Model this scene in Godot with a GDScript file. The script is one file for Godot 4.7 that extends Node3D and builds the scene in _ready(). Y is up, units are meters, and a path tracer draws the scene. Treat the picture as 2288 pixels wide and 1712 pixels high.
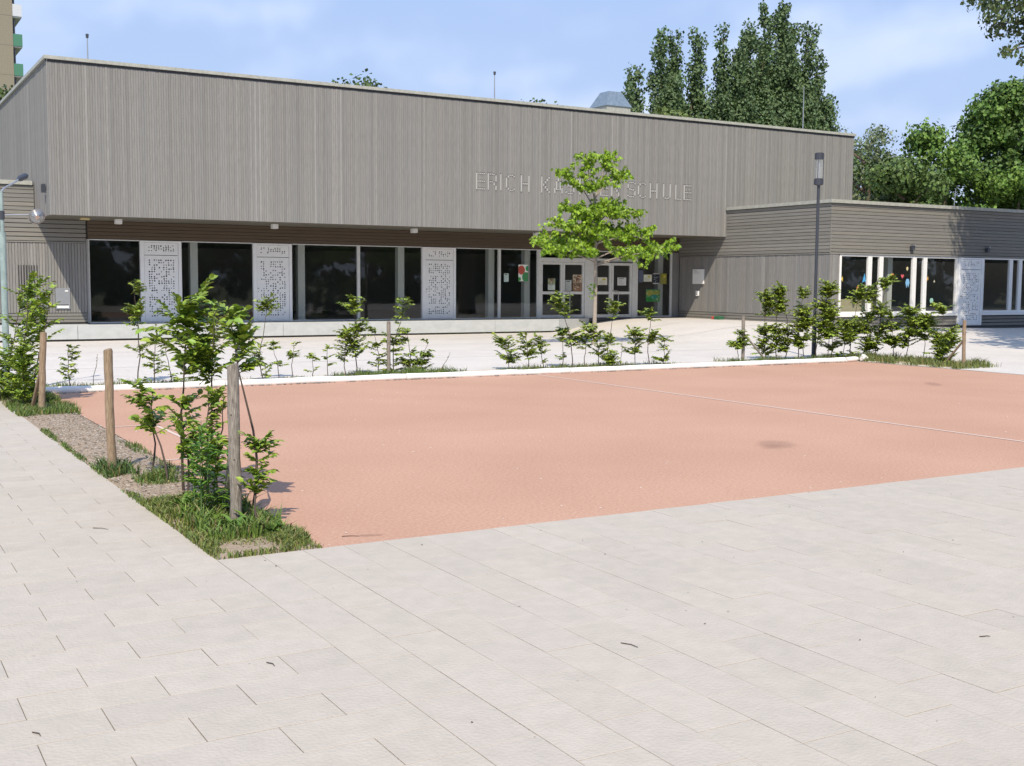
extends Node3D
# A school hall with a cantilevered timber box, a low timber wing, a red ball court framed by young hedges, and a paved yard.
# World axes: x along the school front, y up, z towards the yard. Metres.

const FRONT := -31.2      # front of the upper timber box
const GLASS := -33.8      # ground floor front
const WING_X := 26.7      # side wall of the wing
const WING_Z := -26.3     # front of the wing
const HALL_TOP := 7.13
const SOFFIT := 3.27
const HALL_L := 4.74
const HALL_R := 32.7
const WING_TOP := 4.23
const HEAD := 2.76        # top of the ground floor glazing
const FLOOR := 0.43
const COURT_L := 2.54
const COURT_R := 19.1
const STRIP_L := 1.89
const COURT_N := -6.69
const KERB_Z := -17.84

var rng := RandomNumberGenerator.new()
var cam: Camera3D
var taken := {}
var wood: Array = []
var wood_h: Array = []
var M := {}

# ------------------------------------------------------------------ mesh collector
class MB:
	var v := PackedVector3Array()
	var n := PackedVector3Array()
	var c := PackedColorArray()
	var uv := PackedVector2Array()
	var has_uv := false
	func tri(p: Vector3, q: Vector3, r: Vector3, col := Color.WHITE) -> void:
		var nn := (q - p).cross(r - p).normalized()
		v.append(p); v.append(r); v.append(q)
		n.append(nn); n.append(nn); n.append(nn)
		c.append(col); c.append(col); c.append(col)
	func quad(p: Vector3, q: Vector3, r: Vector3, s: Vector3, col := Color.WHITE) -> void:
		var nn := (r - p).cross(s - q).normalized()
		v.append(p); v.append(r); v.append(q); v.append(p); v.append(s); v.append(r)
		for i in 6:
			n.append(nn); c.append(col)
	func quad_uv(p: Vector3, q: Vector3, r: Vector3, s: Vector3, ua: Vector2, ub: Vector2) -> void:
		quad(p, q, r, s)
		has_uv = true
		uv.append(ua); uv.append(ub); uv.append(Vector2(ub.x, ua.y)); uv.append(ua); uv.append(Vector2(ua.x, ub.y)); uv.append(ub)
	func box(lo: Vector3, hi: Vector3, col := Color.WHITE) -> void:
		hexa([Vector3(lo.x, lo.y, lo.z), Vector3(hi.x, lo.y, lo.z), Vector3(hi.x, lo.y, hi.z), Vector3(lo.x, lo.y, hi.z), Vector3(lo.x, hi.y, lo.z), Vector3(hi.x, hi.y, lo.z), Vector3(hi.x, hi.y, hi.z), Vector3(lo.x, hi.y, hi.z)], col)
	func hexa(p: Array, col := Color.WHITE) -> void:
		# p: bottom ring 0..3, top ring 4..7, both seen from above anticlockwise about +y reversed
		quad(p[0], p[1], p[2], p[3], col)
		quad(p[7], p[6], p[5], p[4], col)
		quad(p[3], p[2], p[6], p[7], col)
		quad(p[1], p[0], p[4], p[5], col)
		quad(p[2], p[1], p[5], p[6], col)
		quad(p[0], p[3], p[7], p[4], col)
	func slab(lo: Vector3, hi: Vector3, ch: float, col := Color.WHITE) -> void:
		# a box with its upper edges chamfered
		var y := hi.y - ch
		var b := [Vector3(lo.x, lo.y, lo.z), Vector3(hi.x, lo.y, lo.z), Vector3(hi.x, lo.y, hi.z), Vector3(lo.x, lo.y, hi.z)]
		var m := [Vector3(lo.x, y, lo.z), Vector3(hi.x, y, lo.z), Vector3(hi.x, y, hi.z), Vector3(lo.x, y, hi.z)]
		var t := [Vector3(lo.x + ch, hi.y, lo.z + ch), Vector3(hi.x - ch, hi.y, lo.z + ch), Vector3(hi.x - ch, hi.y, hi.z - ch), Vector3(lo.x + ch, hi.y, hi.z - ch)]
		for i in 4:
			var j := (i + 1) % 4
			quad(b[j], b[i], m[i], m[j], col)
			quad(m[j], m[i], t[i], t[j], col)
		quad(t[3], t[2], t[1], t[0], col)
	func prism(outline: PackedVector2Array, at: Vector3, ax: Vector3, ay: Vector3, deep: Vector3, col := Color.WHITE) -> void:
		# a flat outline pushed out by deep
		var k := outline.size()
		var f: Array[Vector3] = []
		for p in outline:
			f.append(at + ax * p.x + ay * p.y)
		var idx := Geometry2D.triangulate_polygon(outline)
		for i in range(0, idx.size(), 3):
			tri(f[idx[i]] + deep, f[idx[i + 1]] + deep, f[idx[i + 2]] + deep, col)
			tri(f[idx[i]], f[idx[i + 2]], f[idx[i + 1]], col)
		for i in k:
			var j := (i + 1) % k
			quad(f[i], f[j], f[j] + deep, f[i] + deep, col)
	func tube(pts: Array, rad: Array, sides: int, col := Color.WHITE, cap := true) -> void:
		var rings: Array = []
		var last := Vector3.ZERO
		for i in pts.size():
			var d: Vector3 = (pts[mini(i + 1, pts.size() - 1)] - pts[maxi(i - 1, 0)]).normalized()
			var side := d.cross(Vector3(0.31, 0.05, 0.95) if absf(d.y) > 0.7 else Vector3.UP).normalized()
			if last != Vector3.ZERO:
				side = (last - d * last.dot(d)).normalized()
			last = side
			var other := d.cross(side)
			var ring: Array = []
			for k in sides:
				var a := TAU * k / sides
				ring.append([pts[i] + (side * cos(a) + other * sin(a)) * rad[i], side * cos(a) + other * sin(a)])
			rings.append(ring)
		for i in pts.size() - 1:
			for k in sides:
				var l := (k + 1) % sides
				var a: Array = rings[i][k]
				var b: Array = rings[i][l]
				var e: Array = rings[i + 1][l]
				var f: Array = rings[i + 1][k]
				for q in [a, e, b, a, f, e]:
					v.append(q[0]); n.append(q[1]); c.append(col)
		if cap:
			for end in [0, pts.size() - 1]:
				for k in sides:
					var l := (k + 1) % sides
					if end == 0:
						tri(pts[0], rings[0][l][0], rings[0][k][0], col)
					else:
						tri(pts[end], rings[end][k][0], rings[end][l][0], col)
	func leaf(b: Vector3, d: Vector3, up: Vector3, l: float, w: float, col: Color) -> void:
		# an ovate leaf folded along its midrib
		var s := d.cross(up).normalized()
		up = s.cross(d).normalized()
		var t := b + d * l - up * l * 0.18
		var m := b + d * l * 0.5
		var l1 := b + d * l * 0.28 + s * w * 0.5 + up * w * 0.12
		var l2 := b + d * l * 0.68 + s * w * 0.40 + up * w * 0.06
		var r1 := b + d * l * 0.28 - s * w * 0.5 + up * w * 0.12
		var r2 := b + d * l * 0.68 - s * w * 0.40 + up * w * 0.06
		tri(b, m, l1, col); quad(m, t, l2, l1, col)
		tri(b, r1, m, col); quad(m, r1, r2, t, col)
	func chip(b: Vector3, d: Vector3, up: Vector3, l: float, w: float, col: Color) -> void:
		# a small folded leaf of two faces
		var s := d.cross(up).normalized()
		var t := b + d * l
		var m := b + d * l * 0.45 + up * w * 0.15
		tri(b, t, m + s * w * 0.5, col)
		tri(b, m - s * w * 0.5, t, col)
	func mesh(mat: Material) -> ArrayMesh:
		var a := []
		a.resize(Mesh.ARRAY_MAX)
		a[Mesh.ARRAY_VERTEX] = v
		a[Mesh.ARRAY_NORMAL] = n
		a[Mesh.ARRAY_COLOR] = c
		if has_uv and uv.size() == v.size():
			a[Mesh.ARRAY_TEX_UV] = uv
		var m := ArrayMesh.new()
		m.add_surface_from_arrays(Mesh.PRIMITIVE_TRIANGLES, a)
		m.surface_set_material(0, mat)
		return m

# ------------------------------------------------------------------ node helpers
func numbered(called: String) -> String:
	if not taken.has(called):
		taken[called] = 0
		return called
	taken[called] += 1
	return "%s_%03d" % [called, taken[called]]

func tag(o: Node, label: String, category: String, group := "") -> Node:
	o.set_meta("label", label)
	o.set_meta("category", category)
	if group != "":
		o.set_meta("group", group)
	return o

func thing(called: String, label: String, category: String, group := "", at := Vector3.ZERO, turn := 0.0) -> Node3D:
	var o := Node3D.new()
	o.name = numbered(called)
	add_child(o)
	o.position = at
	o.rotation.y = turn
	tag(o, label, category, group)
	return o

func put(called: String, b: MB, mat: Material, parent: Node = self) -> MeshInstance3D:
	return put_mesh(called, b.mesh(mat), null, parent)

func put_mesh(called: String, m: Mesh, mat: Material, parent: Node = self) -> MeshInstance3D:
	var o := MeshInstance3D.new()
	o.mesh = m
	if mat:
		o.material_override = mat
	if parent == self:
		o.name = numbered(called)
		add_child(o)
	else:
		o.name = called
		parent.add_child(o, true)
	return o

func box_part(called: String, lo: Vector3, hi: Vector3, mat: Material, parent: Node) -> MeshInstance3D:
	var b := MB.new()
	b.box(lo, hi)
	return put(called, b, mat, parent)

func setting(called: String, b: MB, mat: Material) -> MeshInstance3D:
	var o := put(called, b, mat)
	o.set_meta("kind", "structure")
	return o

func stuff(o: Node) -> Node:
	o.set_meta("kind", "stuff")
	return o

func rnd(a: float, b: float) -> float:
	return rng.randf_range(a, b)

func dir3() -> Vector3:
	return Vector3(rng.randfn(), rng.randfn(), rng.randfn()).normalized()

func ordinal(i: int) -> String:
	var w := ["first", "second", "third", "fourth", "fifth", "sixth", "seventh", "eighth", "ninth", "tenth", "eleventh", "twelfth", "thirteenth", "fourteenth", "fifteenth", "sixteenth", "seventeenth", "eighteenth", "nineteenth", "twentieth"]
	if i < 20:
		return w[i]
	var tens := ["twenty", "thirty", "forty", "fifty"]
	var t: String = tens[(i + 1) / 10 - 2]
	if (i + 1) % 10 == 0:
		return {"thirty": "thirtieth", "forty": "fortieth", "fifty": "fiftieth"}[t]
	return t + "-" + w[(i + 1) % 10 - 1]

# height of the yard: level at the court, rising gently to the entrance
func gh(x: float, z: float) -> float:
	var k := clampf((-z - 18.4) / 10.0, 0.0, 1.0)
	var s := smoothstep(20.3, 24.8, x) * (1.0 - 0.45 * smoothstep(27.5, 36.0, x))
	return 0.41 * k * s

# ------------------------------------------------------------------ materials
func noise_tex(freq: float, lo: Color, hi: Color, sd: int, octaves := 4, size := 512, mid := -1.0) -> NoiseTexture2D:
	var f := FastNoiseLite.new()
	f.seed = sd
	f.frequency = freq
	f.fractal_octaves = octaves
	f.fractal_gain = 0.6
	var t := NoiseTexture2D.new()
	t.width = size
	t.height = size
	t.seamless = true
	t.noise = f
	var g := Gradient.new()
	g.set_color(0, lo)
	g.set_color(1, hi)
	if mid > 0.0:
		g.add_point(mid, lo.lerp(hi, 0.5))
	t.color_ramp = g
	return t

func bump_tex(freq: float, sd: int, strength: float, octaves := 4) -> NoiseTexture2D:
	var f := FastNoiseLite.new()
	f.seed = sd
	f.frequency = freq
	f.fractal_octaves = octaves
	var t := NoiseTexture2D.new()
	t.width = 512
	t.height = 512
	t.seamless = true
	t.as_normal_map = true
	t.bump_strength = strength
	t.noise = f
	return t

func mat(albedo: Color, rough := 0.8, metal := 0.0) -> StandardMaterial3D:
	var m := StandardMaterial3D.new()
	m.albedo_color = albedo
	m.roughness = rough
	m.metallic = metal
	return m

func tri_mat(tex: Texture2D, scale: Vector3, rough := 0.85, tint := Color.WHITE, bump: Texture2D = null, amount := 0.5) -> StandardMaterial3D:
	var m := mat(tint, rough)
	m.albedo_texture = tex
	m.uv1_triplanar = true
	m.uv1_world_triplanar = true
	m.uv1_triplanar_sharpness = 8.0
	m.uv1_scale = scale
	m.metallic_specular = 0.3
	if bump:
		m.normal_enabled = true
		m.normal_texture = bump
		m.normal_scale = amount
	return m

func leaf_mat(back: Color, rough := 0.5) -> StandardMaterial3D:
	var m := mat(Color.WHITE, rough)
	m.vertex_color_use_as_albedo = true
	m.backlight_enabled = true
	m.backlight = back
	m.cull_mode = BaseMaterial3D.CULL_DISABLED
	return m

func lin(r: float, g: float, b: float) -> Color:
	return Color(r, g, b).linear_to_srgb()

func make_materials() -> void:
	var grain := noise_tex(0.02, Color8(122, 121, 119), Color8(141, 140, 138), 3, 5)
	var knots := noise_tex(0.03, Color8(120, 119, 117), Color8(143, 142, 140), 9, 5)
	for i in 7:
		var k: float = [0.95, 0.975, 0.99, 1.005, 1.02, 1.045, 1.085][i]
		var warm: float = [1.0, 1.004, 0.996, 1.006, 1.0, 1.004, 1.0][i]
		wood.append(tri_mat(grain if i % 2 == 0 else knots, Vector3(3.1, 0.11 + 0.02 * i, 3.1), 0.88, Color(k * warm, k, k / warm)))
		wood_h.append(tri_mat(grain if i % 2 == 0 else knots, Vector3(0.10, 3.3, 0.10), 0.88, Color(k * warm * 0.97, k * 0.965, k * 0.945 / warm)))
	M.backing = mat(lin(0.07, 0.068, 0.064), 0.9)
	M.brown_wood = tri_mat(grain, Vector3(0.1, 3.3, 0.1), 0.85, Color(0.74, 0.66, 0.58))
	M.soffit = tri_mat(grain, Vector3(0.4, 0.4, 0.4), 0.85, Color(0.80, 0.78, 0.72))
	M.fascia = tri_mat(noise_tex(0.02, Color8(150, 151, 144), Color8(176, 177, 169), 21), Vector3(0.5, 0.5, 0.5), 0.55)
	M.zinc = tri_mat(noise_tex(0.02, Color8(125, 140, 150), Color8(160, 172, 180), 22), Vector3(0.5, 0.5, 0.5), 0.4)
	M.zinc.metallic = 0.6
	M.concrete = tri_mat(noise_tex(0.012, Color8(174, 178, 179), Color8(190, 193, 194), 5, 5), Vector3(0.35, 0.6, 0.35), 0.85)
	M.white_metal = tri_mat(noise_tex(0.02, Color8(228, 229, 230), Color8(238, 238, 239), 6), Vector3(0.5, 0.5, 0.5), 0.45)
	M.frame = tri_mat(noise_tex(0.02, Color8(198, 199, 197), Color8(214, 215, 213), 7), Vector3(0.5, 0.5, 0.5), 0.45)
	M.white = mat(lin(0.78, 0.78, 0.77), 0.6)
	M.dark = mat(lin(0.03, 0.03, 0.034), 0.5)
	M.anthracite = mat(lin(0.045, 0.05, 0.065), 0.4)
	M.steel = mat(lin(0.42, 0.43, 0.44), 0.35, 0.7)
	M.galv = tri_mat(noise_tex(0.03, Color8(128, 147, 146), Color8(160, 178, 177), 23), Vector3(1, 0.4, 1), 0.5)
	M.column = mat(lin(0.40, 0.43, 0.40), 0.7)
	M.inside = mat(lin(0.24, 0.225, 0.205), 0.9)
	M.inside_floor = mat(lin(0.19, 0.185, 0.175), 0.6)
	M.glass = mat(Color(0.30, 0.36, 0.34, 0.05), 0.02)
	M.glass.transparency = BaseMaterial3D.TRANSPARENCY_ALPHA
	M.clear = mat(Color(0.9, 0.92, 0.92, 0.12), 0.05)
	M.clear.transparency = BaseMaterial3D.TRANSPARENCY_ALPHA
	M.paint = mat(lin(0.80, 0.79, 0.77), 0.7)
	M.letter = mat(lin(0.46, 0.46, 0.455), 0.5)
	M.bark = tri_mat(noise_tex(0.03, Color8(82, 70, 60), Color8(122, 108, 96), 11), Vector3(4, 0.8, 4), 0.9)
	M.young_bark = tri_mat(noise_tex(0.03, Color8(128, 116, 104), Color8(186, 178, 168), 12), Vector3(5, 1.2, 5), 0.9)
	M.twig = mat(lin(0.075, 0.055, 0.045), 0.85)
	M.post = tri_mat(noise_tex(0.035, Color8(96, 90, 84), Color8(176, 168, 158), 13, 5), Vector3(5.0, 0.45, 5.0), 0.9, Color.WHITE, bump_tex(0.03, 14, 6.0), 0.6)
	M.post_brown = tri_mat(noise_tex(0.035, Color8(116, 98, 80), Color8(172, 154, 132), 15, 5), Vector3(4.0, 0.5, 4.0), 0.9)
	M.leaves = leaf_mat(Color(0.22, 0.32, 0.05))
	M.maple = leaf_mat(Color(0.30, 0.42, 0.03))
	M.far_leaves = leaf_mat(Color(0.06, 0.10, 0.02), 0.6)
	M.grass = leaf_mat(Color(0.10, 0.16, 0.03), 0.6)
	M.plain = mat(Color.WHITE, 0.9)
	M.plain.vertex_color_use_as_albedo = true

# ------------------------------------------------------------------ boards
# upright boards on a front that faces +z (along x) or -x (along z); returns how many became single parts
func board_row(parent: Node, called: String, count: int, single: int, pitch: float, wide: float, place: Callable, y0: float, y1: float, deep: float, set_: Array, stuff_name: String) -> void:
	var b := MB.new()
	b.box(Vector3(-wide / 2, y0, -deep), Vector3(wide / 2, y1, 0))
	var m := b.mesh(null)
	var rest := {}
	for i in count:
		var t: Transform3D = place.call(i)
		t.origin += t.basis.z * rnd(-0.005, 0.004)
		var k := clampi(int(rng.randfn(3.0, 1.6)), 0, set_.size() - 1)
		if i < single:
			var o := put_mesh(called, m, set_[k], parent)
			o.transform = t
		else:
			if not rest.has(k):
				rest[k] = MB.new()
			var r: MB = rest[k]
			var p: Array = []
			for q in [Vector3(-wide / 2, y0, -deep), Vector3(wide / 2, y0, -deep), Vector3(wide / 2, y0, 0), Vector3(-wide / 2, y0, 0), Vector3(-wide / 2, y1, -deep), Vector3(wide / 2, y1, -deep), Vector3(wide / 2, y1, 0), Vector3(-wide / 2, y1, 0)]:
				p.append(t * q)
			r.hexa(p)
	if rest.size():
		var whole := ArrayMesh.new()
		for k in rest:
			var r: MB = rest[k]
			var src := r.mesh(set_[k])
			whole.add_surface_from_arrays(Mesh.PRIMITIVE_TRIANGLES, src.surface_get_arrays(0))
			whole.surface_set_material(whole.get_surface_count() - 1, set_[k])
		stuff(put_mesh(stuff_name, whole, null, parent))

# lying boards between two points of a front; out: where the front faces
func slat_rows(parent: Node, called: String, a: Vector3, b: Vector3, out: Vector3, y0: float, y1: float, pitch: float, high: float, only: Material = null) -> void:
	var n := int(round((y1 - y0) / pitch))
	var p := (y1 - y0) / n
	for i in n:
		var y := y0 + p * i + (p - high) * 0.5
		var d := out * (0.028 + rnd(-0.004, 0.004))
		var bb := MB.new()
		var lo := a
		var hi := b
		bb.hexa([Vector3(lo.x, y, lo.z), Vector3(hi.x, y, hi.z), Vector3(hi.x, y, hi.z) + d, Vector3(lo.x, y, lo.z) + d, Vector3(lo.x, y + high, lo.z), Vector3(hi.x, y + high, hi.z), Vector3(hi.x, y + high, hi.z) + d, Vector3(lo.x, y + high, lo.z) + d])
		put(called, bb, only if only else wood_h[clampi(int(rng.randfn(3.0, 1.2)), 0, 6)], parent)

# ------------------------------------------------------------------ glazing
# a window in a front facing +z: frame, pane
func window(parent: Node, x0: float, x1: float, y0: float, y1: float, z: float, f := 0.05, fmat: Material = null, left := true, right := true) -> Node3D:
	var w := Node3D.new()
	w.name = "window"
	parent.add_child(w, true)
	var fm: Material = fmat if fmat else M.frame
	var b := MB.new()
	var xa := x0 + (f if left else 0.012)
	var xb := x1 - (f if right else 0.012)
	if left:
		b.box(Vector3(x0, y0, z - 0.06), Vector3(x0 + f, y1, z + 0.02))
	if right:
		b.box(Vector3(x1 - f, y0, z - 0.06), Vector3(x1, y1, z + 0.02))
	b.box(Vector3(xa, y0, z - 0.058), Vector3(xb, y0 + f * 0.8, z + 0.018))
	b.box(Vector3(xa, y1 - f * 0.6, z - 0.058), Vector3(xb, y1, z + 0.018))
	put("frame", b, fm, w)
	var g := MB.new()
	g.quad(Vector3(xa, y0 + f * 0.8, z - 0.03), Vector3(xb, y0 + f * 0.8, z - 0.03), Vector3(xb, y1 - f * 0.6, z - 0.03), Vector3(xa, y1 - f * 0.6, z - 0.03))
	put("pane", g, M.glass, w)
	return w

func perforated(b: MB, x0: float, x1: float, y0: float, y1: float, z: float, cols: int, rows: int) -> void:
	var cw := (x1 - x0) / cols
	var chh := (y1 - y0) / rows
	var grid: Array = []
	for i in cols + 1:
		var line: Array = []
		for j in rows + 1:
			var p := Vector3(x0 + cw * i, y0 + chh * j, z)
			if i > 0 and i < cols:
				p.x += rnd(-0.32, 0.32) * cw
			if j > 0 and j < rows:
				p.y += rnd(-0.32, 0.32) * chh
			line.append(p)
		grid.append(line)
	for i in cols:
		for j in rows:
			var q: Array[Vector3] = [grid[i][j], grid[i + 1][j], grid[i + 1][j + 1], grid[i][j + 1]]
			if rng.randf() < 0.38:
				b.quad(q[0], q[1], q[2], q[3])
				continue
			var c := (q[0] + q[1] + q[2] + q[3]) / 4.0
			var room := 1.0
			var ring: Array[Vector3] = []
			for k in 4:
				var e := q[(k + 1) % 4]
				ring.append(q[k])
				ring.append((q[k] + e) / 2.0)
				room = minf(room, (c - q[k]).cross((e - q[k]).normalized()).length())
			var r := minf(room * 0.9, rnd(0.016, 0.027))
			var hole: Array[Vector3] = []
			for k in 8:
				hole.append(c + (ring[k] - c).normalized() * r)
			for k in 8:
				var l := (k + 1) % 8
				b.quad(ring[k], ring[l], hole[l], hole[k])
				b.quad(hole[k], hole[l], hole[l] - Vector3(0, 0, 0.012), hole[k] - Vector3(0, 0, 0.012))

# a perforated metal door with a perforated panel above it; local x 0..w, foot at y 0
func perforated_door(parent: Node, w: float, h: float, at: Vector3) -> Node3D:
	var d := Node3D.new()
	d.name = "perforated_door"
	parent.add_child(d, true)
	d.position = at
	var f := MB.new()
	f.box(Vector3(0, 0, -0.10), Vector3(0.11, h, 0.012))
	f.box(Vector3(w - 0.09, 0, -0.10), Vector3(w, h, 0.012))
	f.box(Vector3(0.11, h - 0.05, -0.10), Vector3(w - 0.09, h, 0.010))
	f.box(Vector3(0.11, 0, -0.10), Vector3(w - 0.09, 0.03, 0.010))
	put("frame", f, M.white_metal, d)
	var split := h * 0.825
	for part in [["door_leaf", 0.036, split - 0.008, 11, 25], ["transom_panel", split + 0.008, h - 0.056, 11, 4]]:
		var y0: float = part[1]
		var y1: float = part[2]
		var x0 := 0.117
		var x1 := w - 0.097
		var mx := 0.10
		var my0 := 0.13 if part[0] == "door_leaf" else 0.10
		var my1 := 0.10 if part[0] == "door_leaf" else 0.06
		var b := MB.new()
		b.box(Vector3(x0, y0, -0.012), Vector3(x0 + mx, y1, 0.0))
		b.box(Vector3(x1 - mx, y0, -0.012), Vector3(x1, y1, 0.0))
		b.box(Vector3(x0 + mx, y0, -0.012), Vector3(x1 - mx, y0 + my0, 0.0))
		b.box(Vector3(x0 + mx, y1 - my1, -0.012), Vector3(x1 - mx, y1, 0.0))
		perforated(b, x0 + mx, x1 - mx, y0 + my0, y1 - my1, 0.0, part[3], part[4])
		put(part[0], b, M.white_metal, d)
	box_part("backing", Vector3(0.112, 0.032, -0.095), Vector3(w - 0.092, h - 0.052, -0.085), M.dark, d)
	var lk := MB.new()
	lk.tube([Vector3(0.15, 0.98, 0.0), Vector3(0.15, 0.98, 0.03)], [0.022, 0.022], 8)
	lk.tube([Vector3(0.15, 0.90, 0.0), Vector3(0.15, 0.90, 0.012)], [0.014, 0.014], 8)
	put("lock", lk, M.steel, d)
	return d

func print_tex(w: int, h: int, paper: Color, kind: String, sd: int) -> ImageTexture:
	var im := Image.create(w, h, false, Image.FORMAT_RGB8)
	im.fill(paper)
	var r := RandomNumberGenerator.new()
	r.seed = sd
	if kind == "lines":
		im.fill_rect(Rect2i(w / 8, h / 12, w * 5 / 8, h / 12), Color8(70, 72, 80))
		for i in 8:
			im.fill_rect(Rect2i(w / 8, h / 4 + i * h / 12, r.randi_range(w / 3, w * 3 / 4), maxi(1, h / 36)), Color8(120, 122, 128))
	elif kind == "photo":
		for i in 70:
			var c: Color = [Color8(92, 74, 58), Color8(150, 118, 90), Color8(200, 182, 160), Color8(120, 60, 48), Color8(60, 66, 60)][r.randi() % 5]
			im.fill_rect(Rect2i(r.randi_range(2, w - 14), r.randi_range(2, h - 12), r.randi_range(3, 12), r.randi_range(2, 8)), c)
	elif kind == "discs":
		for q in [[0.30, 0.32, 0.36, Color8(182, 84, 70)], [0.78, 0.74, 0.40, Color8(66, 140, 88)], [0.95, 0.22, 0.22, Color8(46, 150, 90)], [0.10, 0.86, 0.16, Color8(60, 150, 70)]]:
			for y in h:
				for x in w:
					if Vector2(x / float(w) - q[0], (y / float(h) - q[1]) * h / w).length() < q[2]:
						im.set_pixel(x, y, q[3])
	elif kind == "map":
		for q in [[0.3, 0.3, 0.3, Color8(140, 140, 62)], [0.75, 0.25, 0.25, Color8(132, 138, 66)], [0.55, 0.6, 0.25, Color8(40, 120, 110)], [0.2, 0.85, 0.3, Color8(30, 120, 52)]]:
			for y in h:
				for x in w:
					if Vector2(x / float(w) - q[0], (y / float(h) - q[1]) * h / w).length() < q[2]:
						im.set_pixel(x, y, q[3])
		for i in 12:
			im.fill_rect(Rect2i(r.randi_range(2, w - 6), r.randi_range(2, h - 6), 3, 2), Color8(210, 210, 190))
	elif kind == "yellow":
		im.fill_rect(Rect2i(w / 2, h / 6, w / 3, h / 4), Color8(188, 178, 74))
		for i in 5:
			im.fill_rect(Rect2i(w / 8, h / 2 + i * h / 11, w * 5 / 8, 1), Color8(130, 130, 120))
	elif kind == "dark":
		for i in 18:
			im.fill_rect(Rect2i(r.randi_range(4, w - 12), r.randi_range(h / 8, h * 3 / 4), r.randi_range(2, 9), r.randi_range(1, 5)), Color8(150, 160, 170))
		im.fill_rect(Rect2i(0, h - 6, w, 6), Color8(190, 190, 190))
		im.fill_rect(Rect2i(0, 0, w, 5), Color8(190, 190, 190))
	return ImageTexture.create_from_image(im)

# a thin sheet of print that faces +z
func sheet(called: String, label: String, x0: float, y1: float, x1: float, y0: float, z: float, paper: Color, kind: String, sd: int, category := "notice", group := "") -> void:
	var b := MB.new()
	b.quad_uv(Vector3(x0, y0, z), Vector3(x1, y0, z), Vector3(x1, y1, z), Vector3(x0, y1, z), Vector2(0, 1), Vector2(1, 0))
	var m := mat(Color.WHITE, 0.7)
	m.albedo_texture = print_tex(48, 64, paper, kind, sd)
	var o := put(called, b, m)
	tag(o, label, category, group)

# ------------------------------------------------------------------ plants
func green(base: Color, spread: float, yellow := 0.0) -> Color:
	var k := 1.0 + rnd(-spread, spread)
	var y := rnd(0.0, yellow)
	return Color(base.r * k * (1.0 + y * 1.3), base.g * k * (1.0 + y * 0.5), base.b * k)

# one hedge sapling: stem and leaves. o: low (bare share of the stem), n (side shoots), reach, leaf, dense
func sapling(label: String, group: String, base: Vector3, top: Vector3, o: Dictionary) -> Node3D:
	var t := thing(o.get("called", "hedge_sapling"), label, "sapling", group, base)
	var h := top.y - base.y
	var tip := top - base
	var stem: Array = []
	var rad: Array = []
	var thick: float = o.get("thick", 0.007) + h * 0.003
	var sway := Vector3(rnd(-0.05, 0.05), 0, rnd(-0.04, 0.04)) * minf(h, 1.2)
	for i in 8:
		var k := i / 7.0
		stem.append(Vector3(tip.x * k, -0.05 + (h + 0.05) * k, tip.z * k) + sway * sin(k * PI * 1.6) + Vector3(rnd(-1, 1), 0, rnd(-1, 1)) * 0.012)
		rad.append(lerpf(thick, 0.0028, k))
	var wood_mb := MB.new()
	wood_mb.tube(stem, rad, 5)
	var lf := MB.new()
	var ls: float = o.get("leaf", 0.06)
	var base_green: Color = o.get("green", Color(0.165, 0.260, 0.040))
	var low: float = o.get("low", 0.2)
	var bands: Array = o.get("bands", [])
	if bands.is_empty():
		for i in 3 + int(h * 3.0):
			var c := rnd(low, 0.97)
			bands.append(Vector2(c - rnd(0.03, 0.09), minf(1.0, c + rnd(0.03, 0.09))))
		bands.append(Vector2(0.86, 1.0))
	var lean: Array = []
	for i in bands.size():
		lean.append(rnd(0, TAU))
	for i in int(o.get("n", 18) * o.get("more", 1.2)):
		var which := rng.randi() % bands.size()
		var bd: Vector2 = bands[which]
		var k := rnd(bd.x, bd.y)
		var at := _along(stem, k)
		var a: float = lean[which] + rng.randfn(0.0, 1.1)
		var reach: float = o.get("reach", 0.2) * rnd(0.35, 1.25) * lerpf(1.0, 0.75, k)
		var out := Vector3(cos(a), rnd(0.0, 0.6) + o.get("rise", 0.1), sin(a) * o.get("flat", 0.8)).normalized()
		var steps := 4
		var pts: Array = [at]
		var rr: Array = [0.0035]
		for s in steps:
			var q: Vector3 = pts[-1] + out * reach / steps
			out = (out + Vector3(rnd(-0.25, 0.25), rnd(-0.22, 0.12), rnd(-0.25, 0.25))).normalized()
			pts.append(q)
			rr.append(lerpf(0.003, 0.0012, s / float(steps)))
		wood_mb.tube(pts, rr, 3, Color.WHITE, false)
		var count := int(reach / ls * o.get("dense", 3.0)) + 2
		for j in count:
			var p := _along(pts, (j + 0.6) / count)
			var side := -1.0 if j % 2 == 0 else 1.0
			var d := (out + out.cross(Vector3.UP) * side * rnd(0.5, 1.3) + Vector3(0, rnd(-0.45, 0.25), 0)).normalized()
			var up := (Vector3.UP + dir3() * 0.55).normalized()
			var l := ls * rnd(0.7, 1.2)
			lf.leaf(p, d, up, l, l * 0.62, green(base_green, 0.28, 0.5))
	for j in int(o.get("tip", 6)):
		var p := _along(stem, rnd(0.88, 1.0))
		lf.leaf(p, (dir3() + Vector3(0, 0.6, 0)).normalized(), (Vector3.UP + dir3() * 0.6).normalized(), ls * rnd(0.6, 1.0), ls * 0.55, green(base_green, 0.2, 0.7))
	put("stem", wood_mb, M.twig, t)
	put("foliage", lf, M.leaves, t)
	return t

func _along(pts: Array, k: float) -> Vector3:
	var f := clampf(k, 0.0, 0.9999) * (pts.size() - 1)
	var i := int(f)
	return (pts[i] as Vector3).lerp(pts[i + 1], f - i)

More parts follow.
